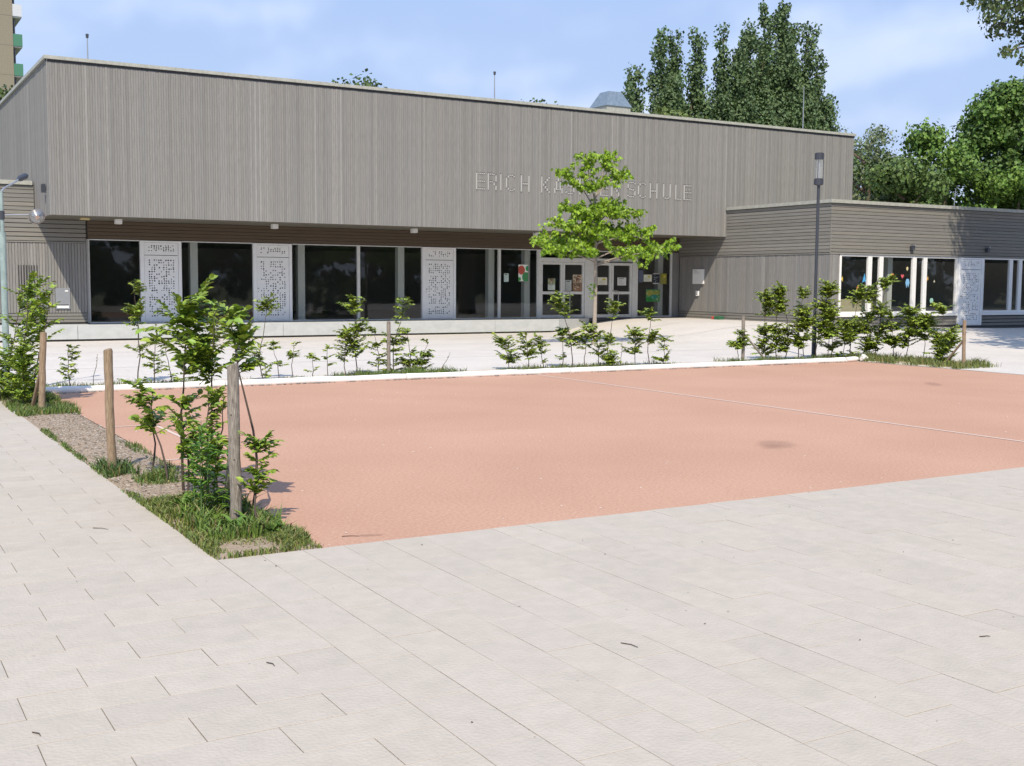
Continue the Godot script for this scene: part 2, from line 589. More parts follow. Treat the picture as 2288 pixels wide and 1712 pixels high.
# a bare or nearly bare dead shoot
func dead_shoot(label: String, base: Vector3, top: Vector3) -> void:
	var t := thing("bare_shoot", label, "shoot", "bare shoots in the hedge row", base)
	var b := MB.new()
	var tip := top - base
	b.tube([Vector3(0, -0.04, 0), tip * 0.35 + Vector3(-0.02, 0, 0), tip * 0.7 + Vector3(0.01, 0, 0), tip], [0.006, 0.005, 0.004, 0.002], 5)
	put("stem", b, M.twig, t)
	var f := MB.new()
	for i in 9:
		f.leaf(tip * rnd(0.55, 1.0), (dir3() + Vector3(0, 0.3, 0)).normalized(), Vector3.UP + dir3() * 0.4, rnd(0.015, 0.03), 0.015, green(Color(0.10, 0.10, 0.04), 0.3))
	put("bud", f, M.leaves, t)

func grass_patch(label: String, x0: float, x1: float, z0: float, z1: float, n: int, h: float, y: Callable, base := Color(0.070, 0.135, 0.030)) -> void:
	var b := MB.new()
	var f := FastNoiseLite.new()
	f.seed = int(x0 * 17 + z0 * 31)
	f.frequency = 1.6
	var made := 0
	var tries := 0
	while made < n and tries < n * 6:
		tries += 1
		var p := Vector3(rnd(x0, x1), 0, rnd(z0, z1))
		var d := f.get_noise_2d(p.x, p.z)
		if d < rnd(-0.5, 0.25):
			continue
		p.y = y.call(p.x, p.z) - 0.01
		made += 1
		var hh := h * rnd(0.35, 1.1) * (0.8 + d)
		var lean := Vector3(rnd(-1, 1), 0, rnd(-1, 1)) * hh * 0.7
		var w := rnd(0.003, 0.007) * (1.0 if h < 0.14 else 1.3)
		var s := Vector3(rnd(-1, 1), 0, rnd(-1, 1)).normalized() * w
		var m := p + Vector3(0, hh * 0.65, 0) + lean * 0.35
		var tpt := p + Vector3(0, hh * 0.9, 0) + lean
		var col := green(base, 0.35, 0.6)
		if rng.randf() < 0.12:
			col = Color(0.24, 0.20, 0.09) * rnd(0.7, 1.2)
		b.quad(p - s, p + s, m + s * 0.7, m - s * 0.7, col)
		b.tri(m - s * 0.7, m + s * 0.7, tpt, col)
	var o := put("grass", b, M.grass)
	tag(o, label, "grass")
	stuff(o)

# a far crown: faces spread over many small lobes
func crown_mesh(lobes: Array, per: float, size: float, base: Color, droop := 0.0) -> MB:
	var b := MB.new()
	for l in lobes:
		var c: Vector3 = l[0]
		var r: Vector3 = l[1]
		var n := int(per * (r.x * r.y + r.y * r.z + r.x * r.z) / 3.0)
		var tone := rnd(0.85, 1.15)
		for i in n:
			var d := dir3()
			var k := pow(rng.randf(), 0.33) * rnd(0.75, 1.12)
			var p := c + Vector3(d.x * r.x, d.y * r.y, d.z * r.z) * k
			var out := (d + dir3() * 0.8).normalized()
			var along := (out.cross(dir3()) + Vector3(0, -droop, 0)).normalized()
			var s := size * rnd(0.55, 1.25)
			var col := green(base, 0.3, 0.35)
			b.chip(p, along, out, s, s * 0.8, Color(col.r * tone, col.g * tone, col.b * tone))
	return b

func limbs(b: MB, from: Vector3, to: Vector3, r0: float, r1: float, sides := 6) -> void:
	var pts: Array = []
	var rr: Array = []
	for i in 6:
		var k := i / 5.0
		pts.append(from.lerp(to, k) + Vector3(rnd(-1, 1), 0, rnd(-1, 1)) * r0 * 0.7 * sin(k * PI))
		rr.append(lerpf(r0, r1, k))
	b.tube(pts, rr, sides, Color.WHITE, false)

func broad_tree(called: String, label: String, group: String, at: Vector3, height: float, width: float, n: int, per: float, size: float, base: Color, low := 0.3, droop := 0.0) -> Node3D:
	var t := thing(called, label, "tree", group, at)
	var w := MB.new()
	var lobes: Array = []
	limbs(w, Vector3(0, -0.2, 0), Vector3(rnd(-0.3, 0.3), height * 0.75, rnd(-0.3, 0.3)), width * 0.045 + 0.08, 0.05, 8)
	for i in n:
		var k := rnd(0.0, 1.0)
		var y := lerpf(height * low, height * 0.95, k)
		var reach := width * 0.5 * sqrt(maxf(0.05, 1.0 - pow(absf(k - 0.38) / 0.66, 2.0)))
		var a := rnd(0, TAU)
		var rr := reach * sqrt(rng.randf()) * 0.9
		var r := width * rnd(0.10, 0.19)
		var c := Vector3(cos(a) * rr, y, sin(a) * rr)
		lobes.append([c, Vector3(r, r * rnd(0.65, 0.9), r)])
		if i % 3 == 0:
			limbs(w, Vector3(0, maxf(height * 0.15, y - rr * 0.9), 0), c, 0.05 + width * 0.008, 0.02, 5)
	put("trunk", w, M.bark, t)
	put("crown", crown_mesh(lobes, per * 4.0, size, base, droop), M.far_leaves, t)
	return t

func poplar(label: String, at: Vector3, spires: Array, base: Color) -> void:
	# spires: [dx, dz, top, foot, radius]
	var t := thing("poplar_tree", label, "tree", "poplars behind the hall", at)
	var w := MB.new()
	limbs(w, Vector3(0, -0.2, 0), Vector3(0, 8, 0), 0.6, 0.35, 8)
	var lobes: Array = []
	for s in spires:
		limbs(w, Vector3(s[0] * 0.3, 3.0, s[1] * 0.3), Vector3(s[0], s[2] - 1.0, s[1]), 0.24, 0.05, 6)
		var y: float = s[3]
		while y < s[2]:
			var k: float = (y - s[3]) / (s[2] - s[3])
			var r: float = s[4] * 1.75 * (1.0 - 0.58 * smoothstep(0.45, 1.0, k)) * rnd(0.85, 1.12)
			for q in 3:
				var rr := r * rnd(0.42, 0.70)
				lobes.append([Vector3(s[0] + rnd(-1, 1) * (r - rr) * 1.3, y + rnd(-0.4, 0.4), s[1] + rnd(-1, 1) * (r - rr) * 1.3), Vector3(rr, rr * rnd(1.2, 2.1), rr)])
			y += 0.85
	put("trunk", w, M.bark, t)
	put("crown", crown_mesh(lobes, 150.0, 0.30, base, -0.5), M.far_leaves, t)

# ------------------------------------------------------------------ the scene
func _ready() -> void:
	rng.seed = 20240611
	set_camera_and_light()
	make_materials()
	build_ground()
	build_paving()
	build_hall()
	build_entrance()
	build_wing()
	build_bench()
	build_lettering()
	build_roof_things()
	build_far_tower()
	build_far_trees()
	build_near_tree()
	build_kerb()
	build_lamps()
	build_posts()
	build_hedge()
	build_near_plants()
	build_young_tree()
	build_small_things()

func set_camera_and_light() -> void:
	cam = Camera3D.new()
	cam.name = "camera"
	add_child(cam)
	var yaw := 0.5274
	var pitch := -0.0865
	var roll := 0.0066
	var fwd := Vector3(sin(yaw) * cos(pitch), sin(pitch), -cos(yaw) * cos(pitch))
	var right := Vector3(cos(yaw), 0, sin(yaw))
	var up := right.cross(fwd)
	var r2 := right * cos(roll) + up * sin(roll)
	var u2 := up * cos(roll) - right * sin(roll)
	cam.transform = Transform3D(Basis(r2, u2, -fwd), Vector3(0, 1.65, 0))
	cam.fov = 36.54
	cam.near = 0.05
	cam.far = 900.0
	cam.current = true

	var sky := ProceduralSkyMaterial.new()
	sky.sky_top_color = lin(0.36, 0.55, 0.95)
	sky.sky_horizon_color = lin(0.61, 0.74, 0.97)
	sky.sky_curve = 0.16
	sky.ground_bottom_color = lin(0.30, 0.29, 0.27)
	sky.ground_horizon_color = lin(0.42, 0.44, 0.46)
	sky.sun_angle_max = 8.0
	sky.sky_cover = clouds()
	sky.sky_cover_modulate = Color(1, 1, 1, 1)
	var env := Environment.new()
	env.background_mode = Environment.BG_SKY
	env.sky = Sky.new()
	env.sky.sky_material = sky
	env.tonemap_mode = Environment.TONE_MAPPER_LINEAR
	env.tonemap_exposure = 1.0
	env.sdfgi_enabled = true
	env.ssao_enabled = true
	env.ssil_enabled = true
	var we := WorldEnvironment.new()
	we.name = "world"
	we.environment = env
	add_child(we)

	var sun := DirectionalLight3D.new()
	sun.name = "sun"
	sun.light_energy = 1.6
	sun.light_color = Color(1.0, 0.95, 0.865)
	sun.light_angular_distance = 0.53
	sun.shadow_enabled = true
	add_child(sun)
	sun.look_at_from_position(Vector3(-44, 100, 74), Vector3.ZERO)

func clouds() -> ImageTexture:
	var w := 1024
	var h := 512
	var im := Image.create(w, h, false, Image.FORMAT_RGBA8)
	im.fill(Color(1, 1, 1, 0))
	var f := FastNoiseLite.new()
	f.seed = 8
	f.frequency = 0.9
	f.fractal_octaves = 5
	f.fractal_gain = 0.55
	f.domain_warp_enabled = true
	f.domain_warp_amplitude = 0.6
	f.domain_warp_frequency = 0.7
	var g := FastNoiseLite.new()
	g.seed = 5
	g.frequency = 0.35
	for y in h / 2:
		var up := PI * (0.5 - (y + 0.5) / h)
		for x in w:
			var a := TAU * (x + 0.5) / w
			var k := 1.0 / (sin(up) + 0.22)
			var px := cos(a) * cos(up) * k
			var pz := sin(a) * cos(up) * k
			var d := f.get_noise_2d(px * 1.5 + pz * 0.3, pz * 2.1) * 0.75 + g.get_noise_2d(px, pz) * 0.5
			var al := smoothstep(-0.2, 0.6, d) * 0.38
			im.set_pixel(x, y, Color(0.86, 0.80, 0.70, al))
	return ImageTexture.create_from_image(im)

# ------------------------------------------------------------------ ground
func build_ground() -> void:
	var earth := MB.new()
	earth.quad(Vector3(-400, -0.30, 300), Vector3(500, -0.30, 300), Vector3(500, -0.30, -500), Vector3(-400, -0.30, -500))
	setting("ground", earth, tri_mat(noise_tex(0.02, Color8(120, 124, 96), Color8(150, 150, 120), 31), Vector3(0.05, 0.05, 0.05), 0.95))
	# the pale yard between court and school, and on both sides
	var yard := MB.new()
	var xs: Array = [-30.0, -10.0, 0.0, 5.0, 10.0]
	for i in 40:
		xs.append(12.0 + i * 0.65)
	xs.append_array([38.5, 42.0, 50.0, 70.0])
	var zs: Array = [-60.0, -40.0, -34.2]
	for i in 36:
		zs.append(-33.9 + i * 0.45)
	for i in xs.size() - 1:
		for j in zs.size() - 1:
			var x0: float = xs[i]
			var x1: float = xs[i + 1]
			var z0: float = zs[j]
			var z1: float = zs[j + 1]
			yard.quad(Vector3(x0, gh(x0, z1), z1), Vector3(x1, gh(x1, z1), z1), Vector3(x1, gh(x1, z0), z0), Vector3(x0, gh(x0, z0), z0))
	var zl: float = zs[zs.size() - 1]
	yard.quad(Vector3(19.0, 0, 12), Vector3(70, 0, 12), Vector3(70, 0, zl), Vector3(19.0, 0, zl))
	yard.quad(Vector3(-30, -0.012, -12.6), Vector3(19.0, -0.012, -12.6), Vector3(19.0, -0.012, zl), Vector3(-30, -0.012, zl))
	var yt := noise_tex(0.006, Color8(193, 188, 183), Color8(205, 200, 194), 32, 6, 1024)
	setting("yard", yard, tri_mat(yt, Vector3(0.11, 0.11, 0.11), 0.9, Color.WHITE, bump_tex(0.09, 33, 3.0), 0.35))
	# faint joints across the yard
	for z in [-22.6, -27.4, -30.2]:
		var jn := MB.new()
		for i in 60:
			var x0 := 3.0 + i * 0.38
			var x1 := x0 + 0.38
			jn.quad(Vector3(x0, gh(x0, z) + 0.004, z + 0.014), Vector3(x1, gh(x1, z) + 0.004, z + 0.014), Vector3(x1, gh(x1, z) + 0.004, z - 0.014), Vector3(x0, gh(x0, z) + 0.004, z - 0.014))
		setting("yard_joint", jn, mat(lin(0.48, 0.46, 0.43), 0.9))
	# the red court
	var court := MB.new()
	court.quad_uv(Vector3(COURT_L, 0.0, COURT_N), Vector3(COURT_R, 0.0, COURT_N), Vector3(COURT_R, 0.0, KERB_Z), Vector3(COURT_L, 0.0, KERB_Z), Vector2(0, 0), Vector2(1, 1))
	var cm := mat(Color.WHITE, 0.95)
	cm.metallic_specular = 0.3
	cm.albedo_texture = court_texture()
	setting("ball_court", court, cm)
	var line := mat(lin(0.62, 0.50, 0.43), 0.8)
	var mk := MB.new()
	var marks := [[10.815, KERB_Z + 0.1, 10.865, COURT_N], [COURT_L, -13.455, 3.12, -13.415], [3.08, -13.415, 3.12, -10.74], [COURT_L, -10.74, 3.12, -10.70]]
	for q in marks:
		var one := MB.new()
		one.quad(Vector3(q[0], 0.004, maxf(q[1], q[3])), Vector3(q[2], 0.004, maxf(q[1], q[3])), Vector3(q[2], 0.004, minf(q[1], q[3])), Vector3(q[0], 0.004, minf(q[1], q[3])))
		setting("court_line_marking", one, line)
	# planting strips: uneven soil
	soil("soil_strip", STRIP_L, COURT_L, -17.9, COURT_N, Color8(134, 118, 102), Color8(172, 156, 138))
	soil("hedge_soil", 1.9, 20.4, -19.15, KERB_Z - 0.06, Color8(176, 164, 148), Color8(206, 195, 180))
	soil("soil_strip", COURT_R, 20.3, -17.9, -15.6, Color8(160, 148, 132), Color8(200, 190, 176))

func soil(called: String, x0: float, x1: float, z0: float, z1: float, lo: Color, hi: Color) -> void:
	var f := FastNoiseLite.new()
	f.seed = 4
	f.frequency = 1.3
	var b := MB.new()
	var nx := maxi(4, int((x1 - x0) / 0.14))
	var nz := maxi(4, int((z1 - z0) / 0.14))
	for i in nx:
		for j in nz:
			var p: Array = []
			for q in [[0, 1], [1, 1], [1, 0], [0, 0]]:
				var x: float = lerpf(x0, x1, (i + q[0]) / float(nx))
				var z: float = lerpf(z0, z1, (j + q[1]) / float(nz))
				var edge: bool = i + q[0] == 0 or i + q[0] == nx or j + q[1] == 0 or j + q[1] == nz
				p.append(Vector3(x, -0.006 if edge else 0.014 + 0.012 * f.get_noise_2d(x * 3, z * 3), z))
			b.quad(p[0], p[1], p[2], p[3])
	setting(called, b, tri_mat(noise_tex(0.05, lo, hi, 44, 5), Vector3(0.8, 0.8, 0.8), 0.95, Color.WHITE, bump_tex(0.08, 45, 6.0), 0.3))

func court_texture() -> ImageTexture:
	var w := 1536
	var h := 1024
	var a := FastNoiseLite.new()
	a.seed = 51
	a.frequency = 0.004
	a.fractal_octaves = 5
	var fine := FastNoiseLite.new()
	fine.seed = 52
	fine.frequency = 0.35
	var big := a.get_image(w, h, false, false, false)
	var small := fine.get_image(w, h, false, false, false)
	var bd := big.get_data()
	var sd := small.get_data()
	var out := PackedByteArray()
	out.resize(w * h * 3)
	# damp and dusty patches seen on the court: x, z, half length, half width, turn, strength
	var patches := [[8.33, -8.88, 0.36, 0.21, -0.82, 0.10], [8.20, -8.80, 0.20, 0.10, -0.6, 0.05], [15.85, -13.2, 0.35, 0.14, -0.9, 0.10], [2.95, -6.9, 0.09, 0.03, 0.3, 0.14]]
	for y in h:
		for x in w:
			var i := y * w + x
			var k := (bd[i] - 128) / 128.0 * 0.055 + (sd[i] - 128) / 128.0 * 0.16
			out[i * 3] = clampi(int(182 * (1.0 + k * 0.6)), 0, 255)
			out[i * 3 + 1] = clampi(int(145 * (1.0 + k * 0.8)), 0, 255)
			out[i * 3 + 2] = clampi(int(125 * (1.0 + k * 0.85)), 0, 255)
	for q in patches:
		var cx := int((q[0] - COURT_L) / (COURT_R - COURT_L) * w)
		var cy := int((q[1] - COURT_N) / (KERB_Z - COURT_N) * h)
		for y in range(maxi(0, cy - 130), mini(h, cy + 130)):
			for x in range(maxi(0, cx - 130), mini(w, cx + 130)):
				var d := Vector2((x - cx) * (COURT_R - COURT_L) / w, (y - cy) * (COURT_N - KERB_Z) / h).rotated(q[4])
				var i := y * w + x
				var e := Vector2(d.x / q[2], d.y / q[3]).length() + (bd[(i * 7) % (w * h)] - 128) / 400.0
				var s := 1.0 - float(q[5]) * (1.0 - smoothstep(0.6, 1.15, e))
				for c in 3:
					out[i * 3 + c] = int(out[i * 3 + c] * s)
	return ImageTexture.create_from_image(Image.create_from_data(w, h, false, Image.FORMAT_RGB8, out))

func seen(p: Vector3) -> bool:
	var q := cam.transform.affine_inverse() * p
	if q.z > -0.5:
		return false
	var ty := tan(deg_to_rad(cam.fov) / 2.0)
	return absf(q.x / -q.z) < ty * 1.3368 * 1.03 and absf(q.y / -q.z) < ty * 1.03

func build_paving() -> void:
	var root := Node3D.new()
	root.name = "paving"
	root.set_meta("kind", "structure")
	add_child(root)
	var bed := MB.new()
	bed.quad(Vector3(-14, -0.004, 8), Vector3(STRIP_L, -0.004, 8), Vector3(STRIP_L, -0.004, -18), Vector3(-14, -0.004, -18))
	bed.quad(Vector3(STRIP_L, -0.004, 8), Vector3(19.0, -0.004, 8), Vector3(19.0, -0.004, COURT_N), Vector3(STRIP_L, -0.004, COURT_N))
	put("joint_sand", bed, tri_mat(noise_tex(0.05, Color8(118, 112, 104), Color8(142, 136, 128), 61), Vector3(0.9, 0.9, 0.9), 0.95), root)
	var tex := noise_tex(0.02, Color8(175, 168, 157), Color8(185, 177, 166), 62, 5)
	var tints: Array = []
	for i in 6:
		var k: float = [0.982, 0.99, 0.995, 1.0, 1.006, 0.992][i]
		tints.append(tri_mat(tex, Vector3(0.55, 0.55, 0.55), 0.88, Color(k, k * 0.998, k * [1.0, 0.998, 1.002, 0.997, 1.0, 1.0][i]), bump_tex(0.15, 63, 3.0) if i == 0 else tints[0].normal_texture, 0.25))
	var g := 0.0034
	var long := 0.532
	var wide := 0.2645
	var whole := MB.new()
	whole.slab(Vector3(-long / 2 + g / 2, -0.03, -wide / 2 + g / 2), Vector3(long / 2 - g / 2, 0.006, wide / 2 - g / 2), 0.0014)
	var mesh := whole.mesh(null)
	var spots: Array = []   # [centre, along z?, length share]
	# courses along x on the left of the strip line
	for j in range(-44, 52):
		var z := COURT_N + 0.02 + (j + 0.5) * wide
		if z > 7.5 or z < -17.9:
			continue
		var off := 0.0 if posmod(j, 2) == 0 else long / 2
		for i in 24:
			var x1 := STRIP_L - off - i * long
			spots.append([Vector3(x1 - long / 2, 0, z), false])
		if off > 0.0:
			spots.append([Vector3(STRIP_L - long / 4, 0, z), false, 0.5])
	# courses along z in front of the court
	for i in 58:
		var x := STRIP_L + (i + 0.5) * wide
		var off := 0.0 if i % 2 == 0 else long / 2
		for j in 28:
			spots.append([Vector3(x, 0, COURT_N + off + (j + 0.5) * long), true])
		if off > 0.0:
			spots.append([Vector3(x, 0, COURT_N + long / 4), true, 0.5])
	var near: Array = []
	var rest: Array = []
	for s in spots:
		var p: Vector3 = s[0]
		if seen(p) or seen(p + Vector3(0.25, 0, 0.12)) or seen(p - Vector3(0.25, 0, 0.12)):
			near.append([p.distance_to(cam.position), s])
		else:
			rest.append(s)
	near.sort_custom(func(a, b): return a[0] < b[0])
	var half_mesh: Mesh
	var hb := MB.new()
	hb.slab(Vector3(-long / 4 + g / 2, -0.03, -wide / 2 + g / 2), Vector3(long / 4 - g / 2, 0.006, wide / 2 - g / 2), 0.0014)
	half_mesh = hb.mesh(null)
	var extra := MB.new()
	for i in near.size():
		var s: Array = near[i][1]
		if i < 298:
			var o := put_mesh("paving_slab", half_mesh if s.size() > 2 else mesh, tints[clampi(int(rng.randfn(2.5, 1.5)), 0, 5)], root)
			o.position = s[0] + Vector3(0, rnd(-0.0012, 0.0012), 0)
			o.rotation = Vector3(rnd(-0.002, 0.002), (PI / 2 if s[1] else 0.0) + rnd(-0.0015, 0.0015), rnd(-0.002, 0.002))
		else:
			rest.append(s)
	for s in rest:
		var l: float = long * (0.5 if s.size() > 2 else 1.0)
		var hx := (wide if s[1] else l) / 2 - g / 2
		var hz := (l if s[1] else wide) / 2 - g / 2
		extra.slab(s[0] + Vector3(-hx, -0.03, -hz), s[0] + Vector3(hx, 0.006, hz), 0.0014)
	stuff(put("paving_slabs_beyond", extra, tints[3], root))

# ------------------------------------------------------------------ the school hall
func build_hall() -> void:
	var hall := thing("school_hall", "long grey timber school hall with cantilevered upper storey above dark glazed ground floor", "building")
	# core of the upper storey, roof, soffit
	box_part("wall", Vector3(HALL_L + 0.03, SOFFIT + 0.04, -52.0), Vector3(HALL_R - 0.03, HALL_TOP - 0.02, FRONT - 0.035), M.backing, hall)
	var roof := box_part("roof", Vector3(HALL_L - 0.02, HALL_TOP - 0.02, -52.02), Vector3(HALL_R + 0.02, HALL_TOP + 0.02, FRONT + 0.02), M.fascia, hall)
	box_part("roof_edge", Vector3(HALL_L - 0.06, HALL_TOP - 0.03, FRONT - 0.01), Vector3(HALL_R + 0.06, HALL_TOP + 0.055, FRONT + 0.06), M.fascia, roof)
	box_part("roof_edge", Vector3(HALL_L - 0.06, HALL_TOP - 0.03, -52.0), Vector3(HALL_L + 0.02, HALL_TOP + 0.055, FRONT - 0.012), M.fascia, roof)
	box_part("roof_edge", Vector3(HALL_R - 0.02, HALL_TOP - 0.03, -52.0), Vector3(HALL_R + 0.06, HALL_TOP + 0.055, FRONT - 0.012), M.fascia, roof)
	box_part("drip_edge", Vector3(HALL_L - 0.03, HALL_TOP - 0.085, FRONT - 0.03), Vector3(HALL_R + 0.03, HALL_TOP - 0.032, FRONT + 0.006), M.dark, roof)
	box_part("soffit", Vector3(HALL_L + 0.01, SOFFIT + 0.005, -36.0), Vector3(HALL_R - 0.01, SOFFIT + 0.038, FRONT - 0.034), M.soffit, hall)
	var pitch := 0.0635
	var n := int((HALL_R - HALL_L) / pitch)
	board_row(hall, "vertical_board", n, 300, pitch, 0.059, func(i): return Transform3D(Basis.IDENTITY, Vector3(HALL_L + (i + 0.5) * (HALL_R - HALL_L) / n, 0, FRONT)), SOFFIT, HALL_TOP - 0.09, 0.03, wood, "vertical_boards_beyond")
	# the left flank
	board_row(hall, "flank_board", 200, 0, 0.1, 0.088, func(i): return Transform3D(Basis(Vector3.UP, -PI / 2), Vector3(HALL_L, 0, FRONT - 0.06 - i * 0.1)), SOFFIT, HALL_TOP - 0.04, 0.028, wood, "flank_boards")
	box_part("corner_board", Vector3(HALL_L - 0.004, SOFFIT - 0.004, FRONT - 0.05), Vector3(HALL_L + 0.02, HALL_TOP - 0.03, FRONT + 0.01), wood[5], hall)
	# ground floor block on the left: low wall with lying boards above upright ones
	var gl := GLASS + 0.06
	box_part("wall", Vector3(-6.0, 0.3, -46.0), Vector3(6.0, WING_TOP - 0.05, gl - 0.03), M.backing, hall)
	var cap := box_part("roof_edge", Vector3(-6.1, WING_TOP - 0.06, -46.1), Vector3(HALL_L - 0.06, WING_TOP + 0.05, gl + 0.05), M.fascia, hall)
	slat_rows(hall, "lying_board", Vector3(-6.0, 0, gl - 0.03), Vector3(HALL_L - 0.02, 0, gl - 0.03), Vector3.BACK, SOFFIT, WING_TOP - 0.07, 0.112, 0.096)
	slat_rows(hall, "lying_board", Vector3(-6.0, 0, gl - 0.03), Vector3(6.03, 0, gl - 0.03), Vector3.BACK, 2.68, SOFFIT, 0.112, 0.096)
	board_row(hall, "vertical_board", 116, 116, 0.076, 0.067, func(i): return Transform3D(Basis.IDENTITY, Vector3(5.99 - i * 0.076, 0, gl)), 0.74, 2.64, 0.028, wood, "upright_boards_beyond")
	slat_rows(hall, "lying_board", Vector3(-6.0, 0, gl - 0.03), Vector3(6.03, 0, gl - 0.03), Vector3.BACK, 0.47, 0.73, 0.088, 0.072)
	box_part("drip_edge", Vector3(-6.0, 2.645, gl - 0.02), Vector3(6.03, 2.675, gl + 0.022), wood_h[5], hall)
	box_part("corner_board", Vector3(6.032, 0.45, gl - 0.12), Vector3(6.075, HEAD, gl + 0.03), wood[6], hall)
	# vent slots in the left wall
	var vent := Node3D.new()
	vent.name = "vent_grille"
	hall.add_child(vent)
	for i in 8:
		box_part("slot", Vector3(4.27 + i * 0.066, 1.2, gl + 0.0005), Vector3(4.27 + i * 0.066 + 0.024, 2.03, gl + 0.012), M.dark, vent)
	# boards above the glazing, right up to the soffit
	slat_rows(hall, "header_board", Vector3(6.08, 0, GLASS), Vector3(WING_X - 0.02, 0, GLASS), Vector3.BACK, HEAD + 0.02, SOFFIT, 0.104, 0.086, M.brown_wood)
	box_part("lintel", Vector3(6.05, HEAD + 0.01, GLASS - 0.2), Vector3(WING_X, SOFFIT + 0.003, GLASS - 0.004), M.backing, hall)
	# rooms behind the glass
	box_part("inner_floor", Vector3(6.0, 0.30, -45.9), Vector3(40.0, FLOOR, GLASS - 0.02), M.inside_floor, hall)
	box_part("inner_wall", Vector3(6.0, FLOOR + 0.002, -46.0), Vector3(40.0, SOFFIT, -45.6), M.inside, hall)
	box_part("inner_wall", Vector3(6.002, FLOOR + 0.002, -45.59), Vector3(6.04, HEAD, GLASS - 0.08), M.inside, hall)
	box_part("inner_wall", Vector3(WING_X + 0.3, FLOOR + 0.002, -45.59), Vector3(WING_X + 0.4, SOFFIT, GLASS - 0.08), M.inside, hall)
	box_part("inner_ceiling", Vector3(6.045, 2.90, -45.58), Vector3(WING_X + 0.29, 2.95, GLASS - 0.21), M.inside, hall)
	for x in [9.085, 12.365, 15.71, 19.02, 20.42, 26.1]:
		var b := MB.new()
		b.box(Vector3(x - 0.11, FLOOR + 0.001, GLASS - 0.50), Vector3(x + 0.11, 2.90, GLASS - 0.28))
		put("column", b, M.column, hall)
	# glazing
	for w in [[6.08, 7.49, true, false], [8.66, 10.76, false, false], [11.97, 14.125, false, true], [14.126, 16.32, true, false], [17.54, 19.17, false, true], [19.171, 20.69, true, true]]:
		window(hall, w[0], w[1], FLOOR + 0.005, HEAD + 0.008, GLASS, 0.045, null, w[2], w[3])
	for x in [[7.49, 1.16], [10.76, 1.2], [16.32, 1.21]]:
		perforated_door(hall, x[1], HEAD - FLOOR - 0.006, Vector3(x[0], FLOOR + 0.006, GLASS + 0.012))
	# lamps under the overhang
	for x in [6.63, 10.96, 15.37, 19.76]:
		var t := thing("overhang_lamp", "small white cube lamp under the overhang, %s from the corner with the bowl lamp" % ordinal([6.63, 10.96, 15.37, 19.76].find(x)), "lamp", "cube lamps under the overhang", Vector3(x, SOFFIT, -32.4))
		var b := MB.new()
		b.slab(Vector3(-0.085, -0.13, -0.085), Vector3(0.085, 0.004, 0.085), 0.012)
		put("housing", b, M.white, t)
		box_part("diffuser", Vector3(-0.06, -0.136, -0.06), Vector3(0.06, -0.1305, 0.06), M.frame, t)
	var yl := thing("overhang_sensor", "flat yellowish fitting under the overhang near the building corner", "fitting", "", Vector3(5.76, SOFFIT, -32.3))
	var yb := MB.new()
	yb.slab(Vector3(-0.11, -0.055, -0.09), Vector3(0.11, 0.004, 0.09), 0.012)
	put("cover", yb, mat(lin(0.62, 0.52, 0.27), 0.6), yl)
	# small bell or camera on the flank
	var cm := thing("wall_camera", "small dark camera fixed high on the hall's left flank", "camera", "", Vector3(HALL_L, 3.95, -31.75))
	var cb := MB.new()
	cb.slab(Vector3(-0.12, -0.10, -0.05), Vector3(-0.02, 0.12, 0.05), 0.02)
	put("body", cb, M.anthracite, cm)
	box_part("bracket", Vector3(-0.03, -0.16, -0.03), Vector3(0.004, -0.06, 0.03), M.steel, cm)
	# letter box flap in the left wall
	var lb := thing("letter_box", "steel letter box with a slot set into the left timber wall", "letter box", "", Vector3(5.385, 1.13, gl))
	var fb := MB.new()
	fb.slab(Vector3(-0.19, -0.29, 0.0), Vector3(0.19, 0.29, 0.03), 0.004)
	put("front_plate", fb, M.steel, lb)
	box_part("slot", Vector3(-0.15, -0.19, 0.0305), Vector3(0.15, -0.165, 0.034), M.dark, lb)
	box_part("flap", Vector3(-0.15, -0.26, 0.0305), Vector3(0.15, -0.195, 0.04), M.white_metal, lb)
	box_part("name_plate", Vector3(0.06, 0.19, 0.0305), Vector3(0.14, 0.225, 0.034), M.white, lb)

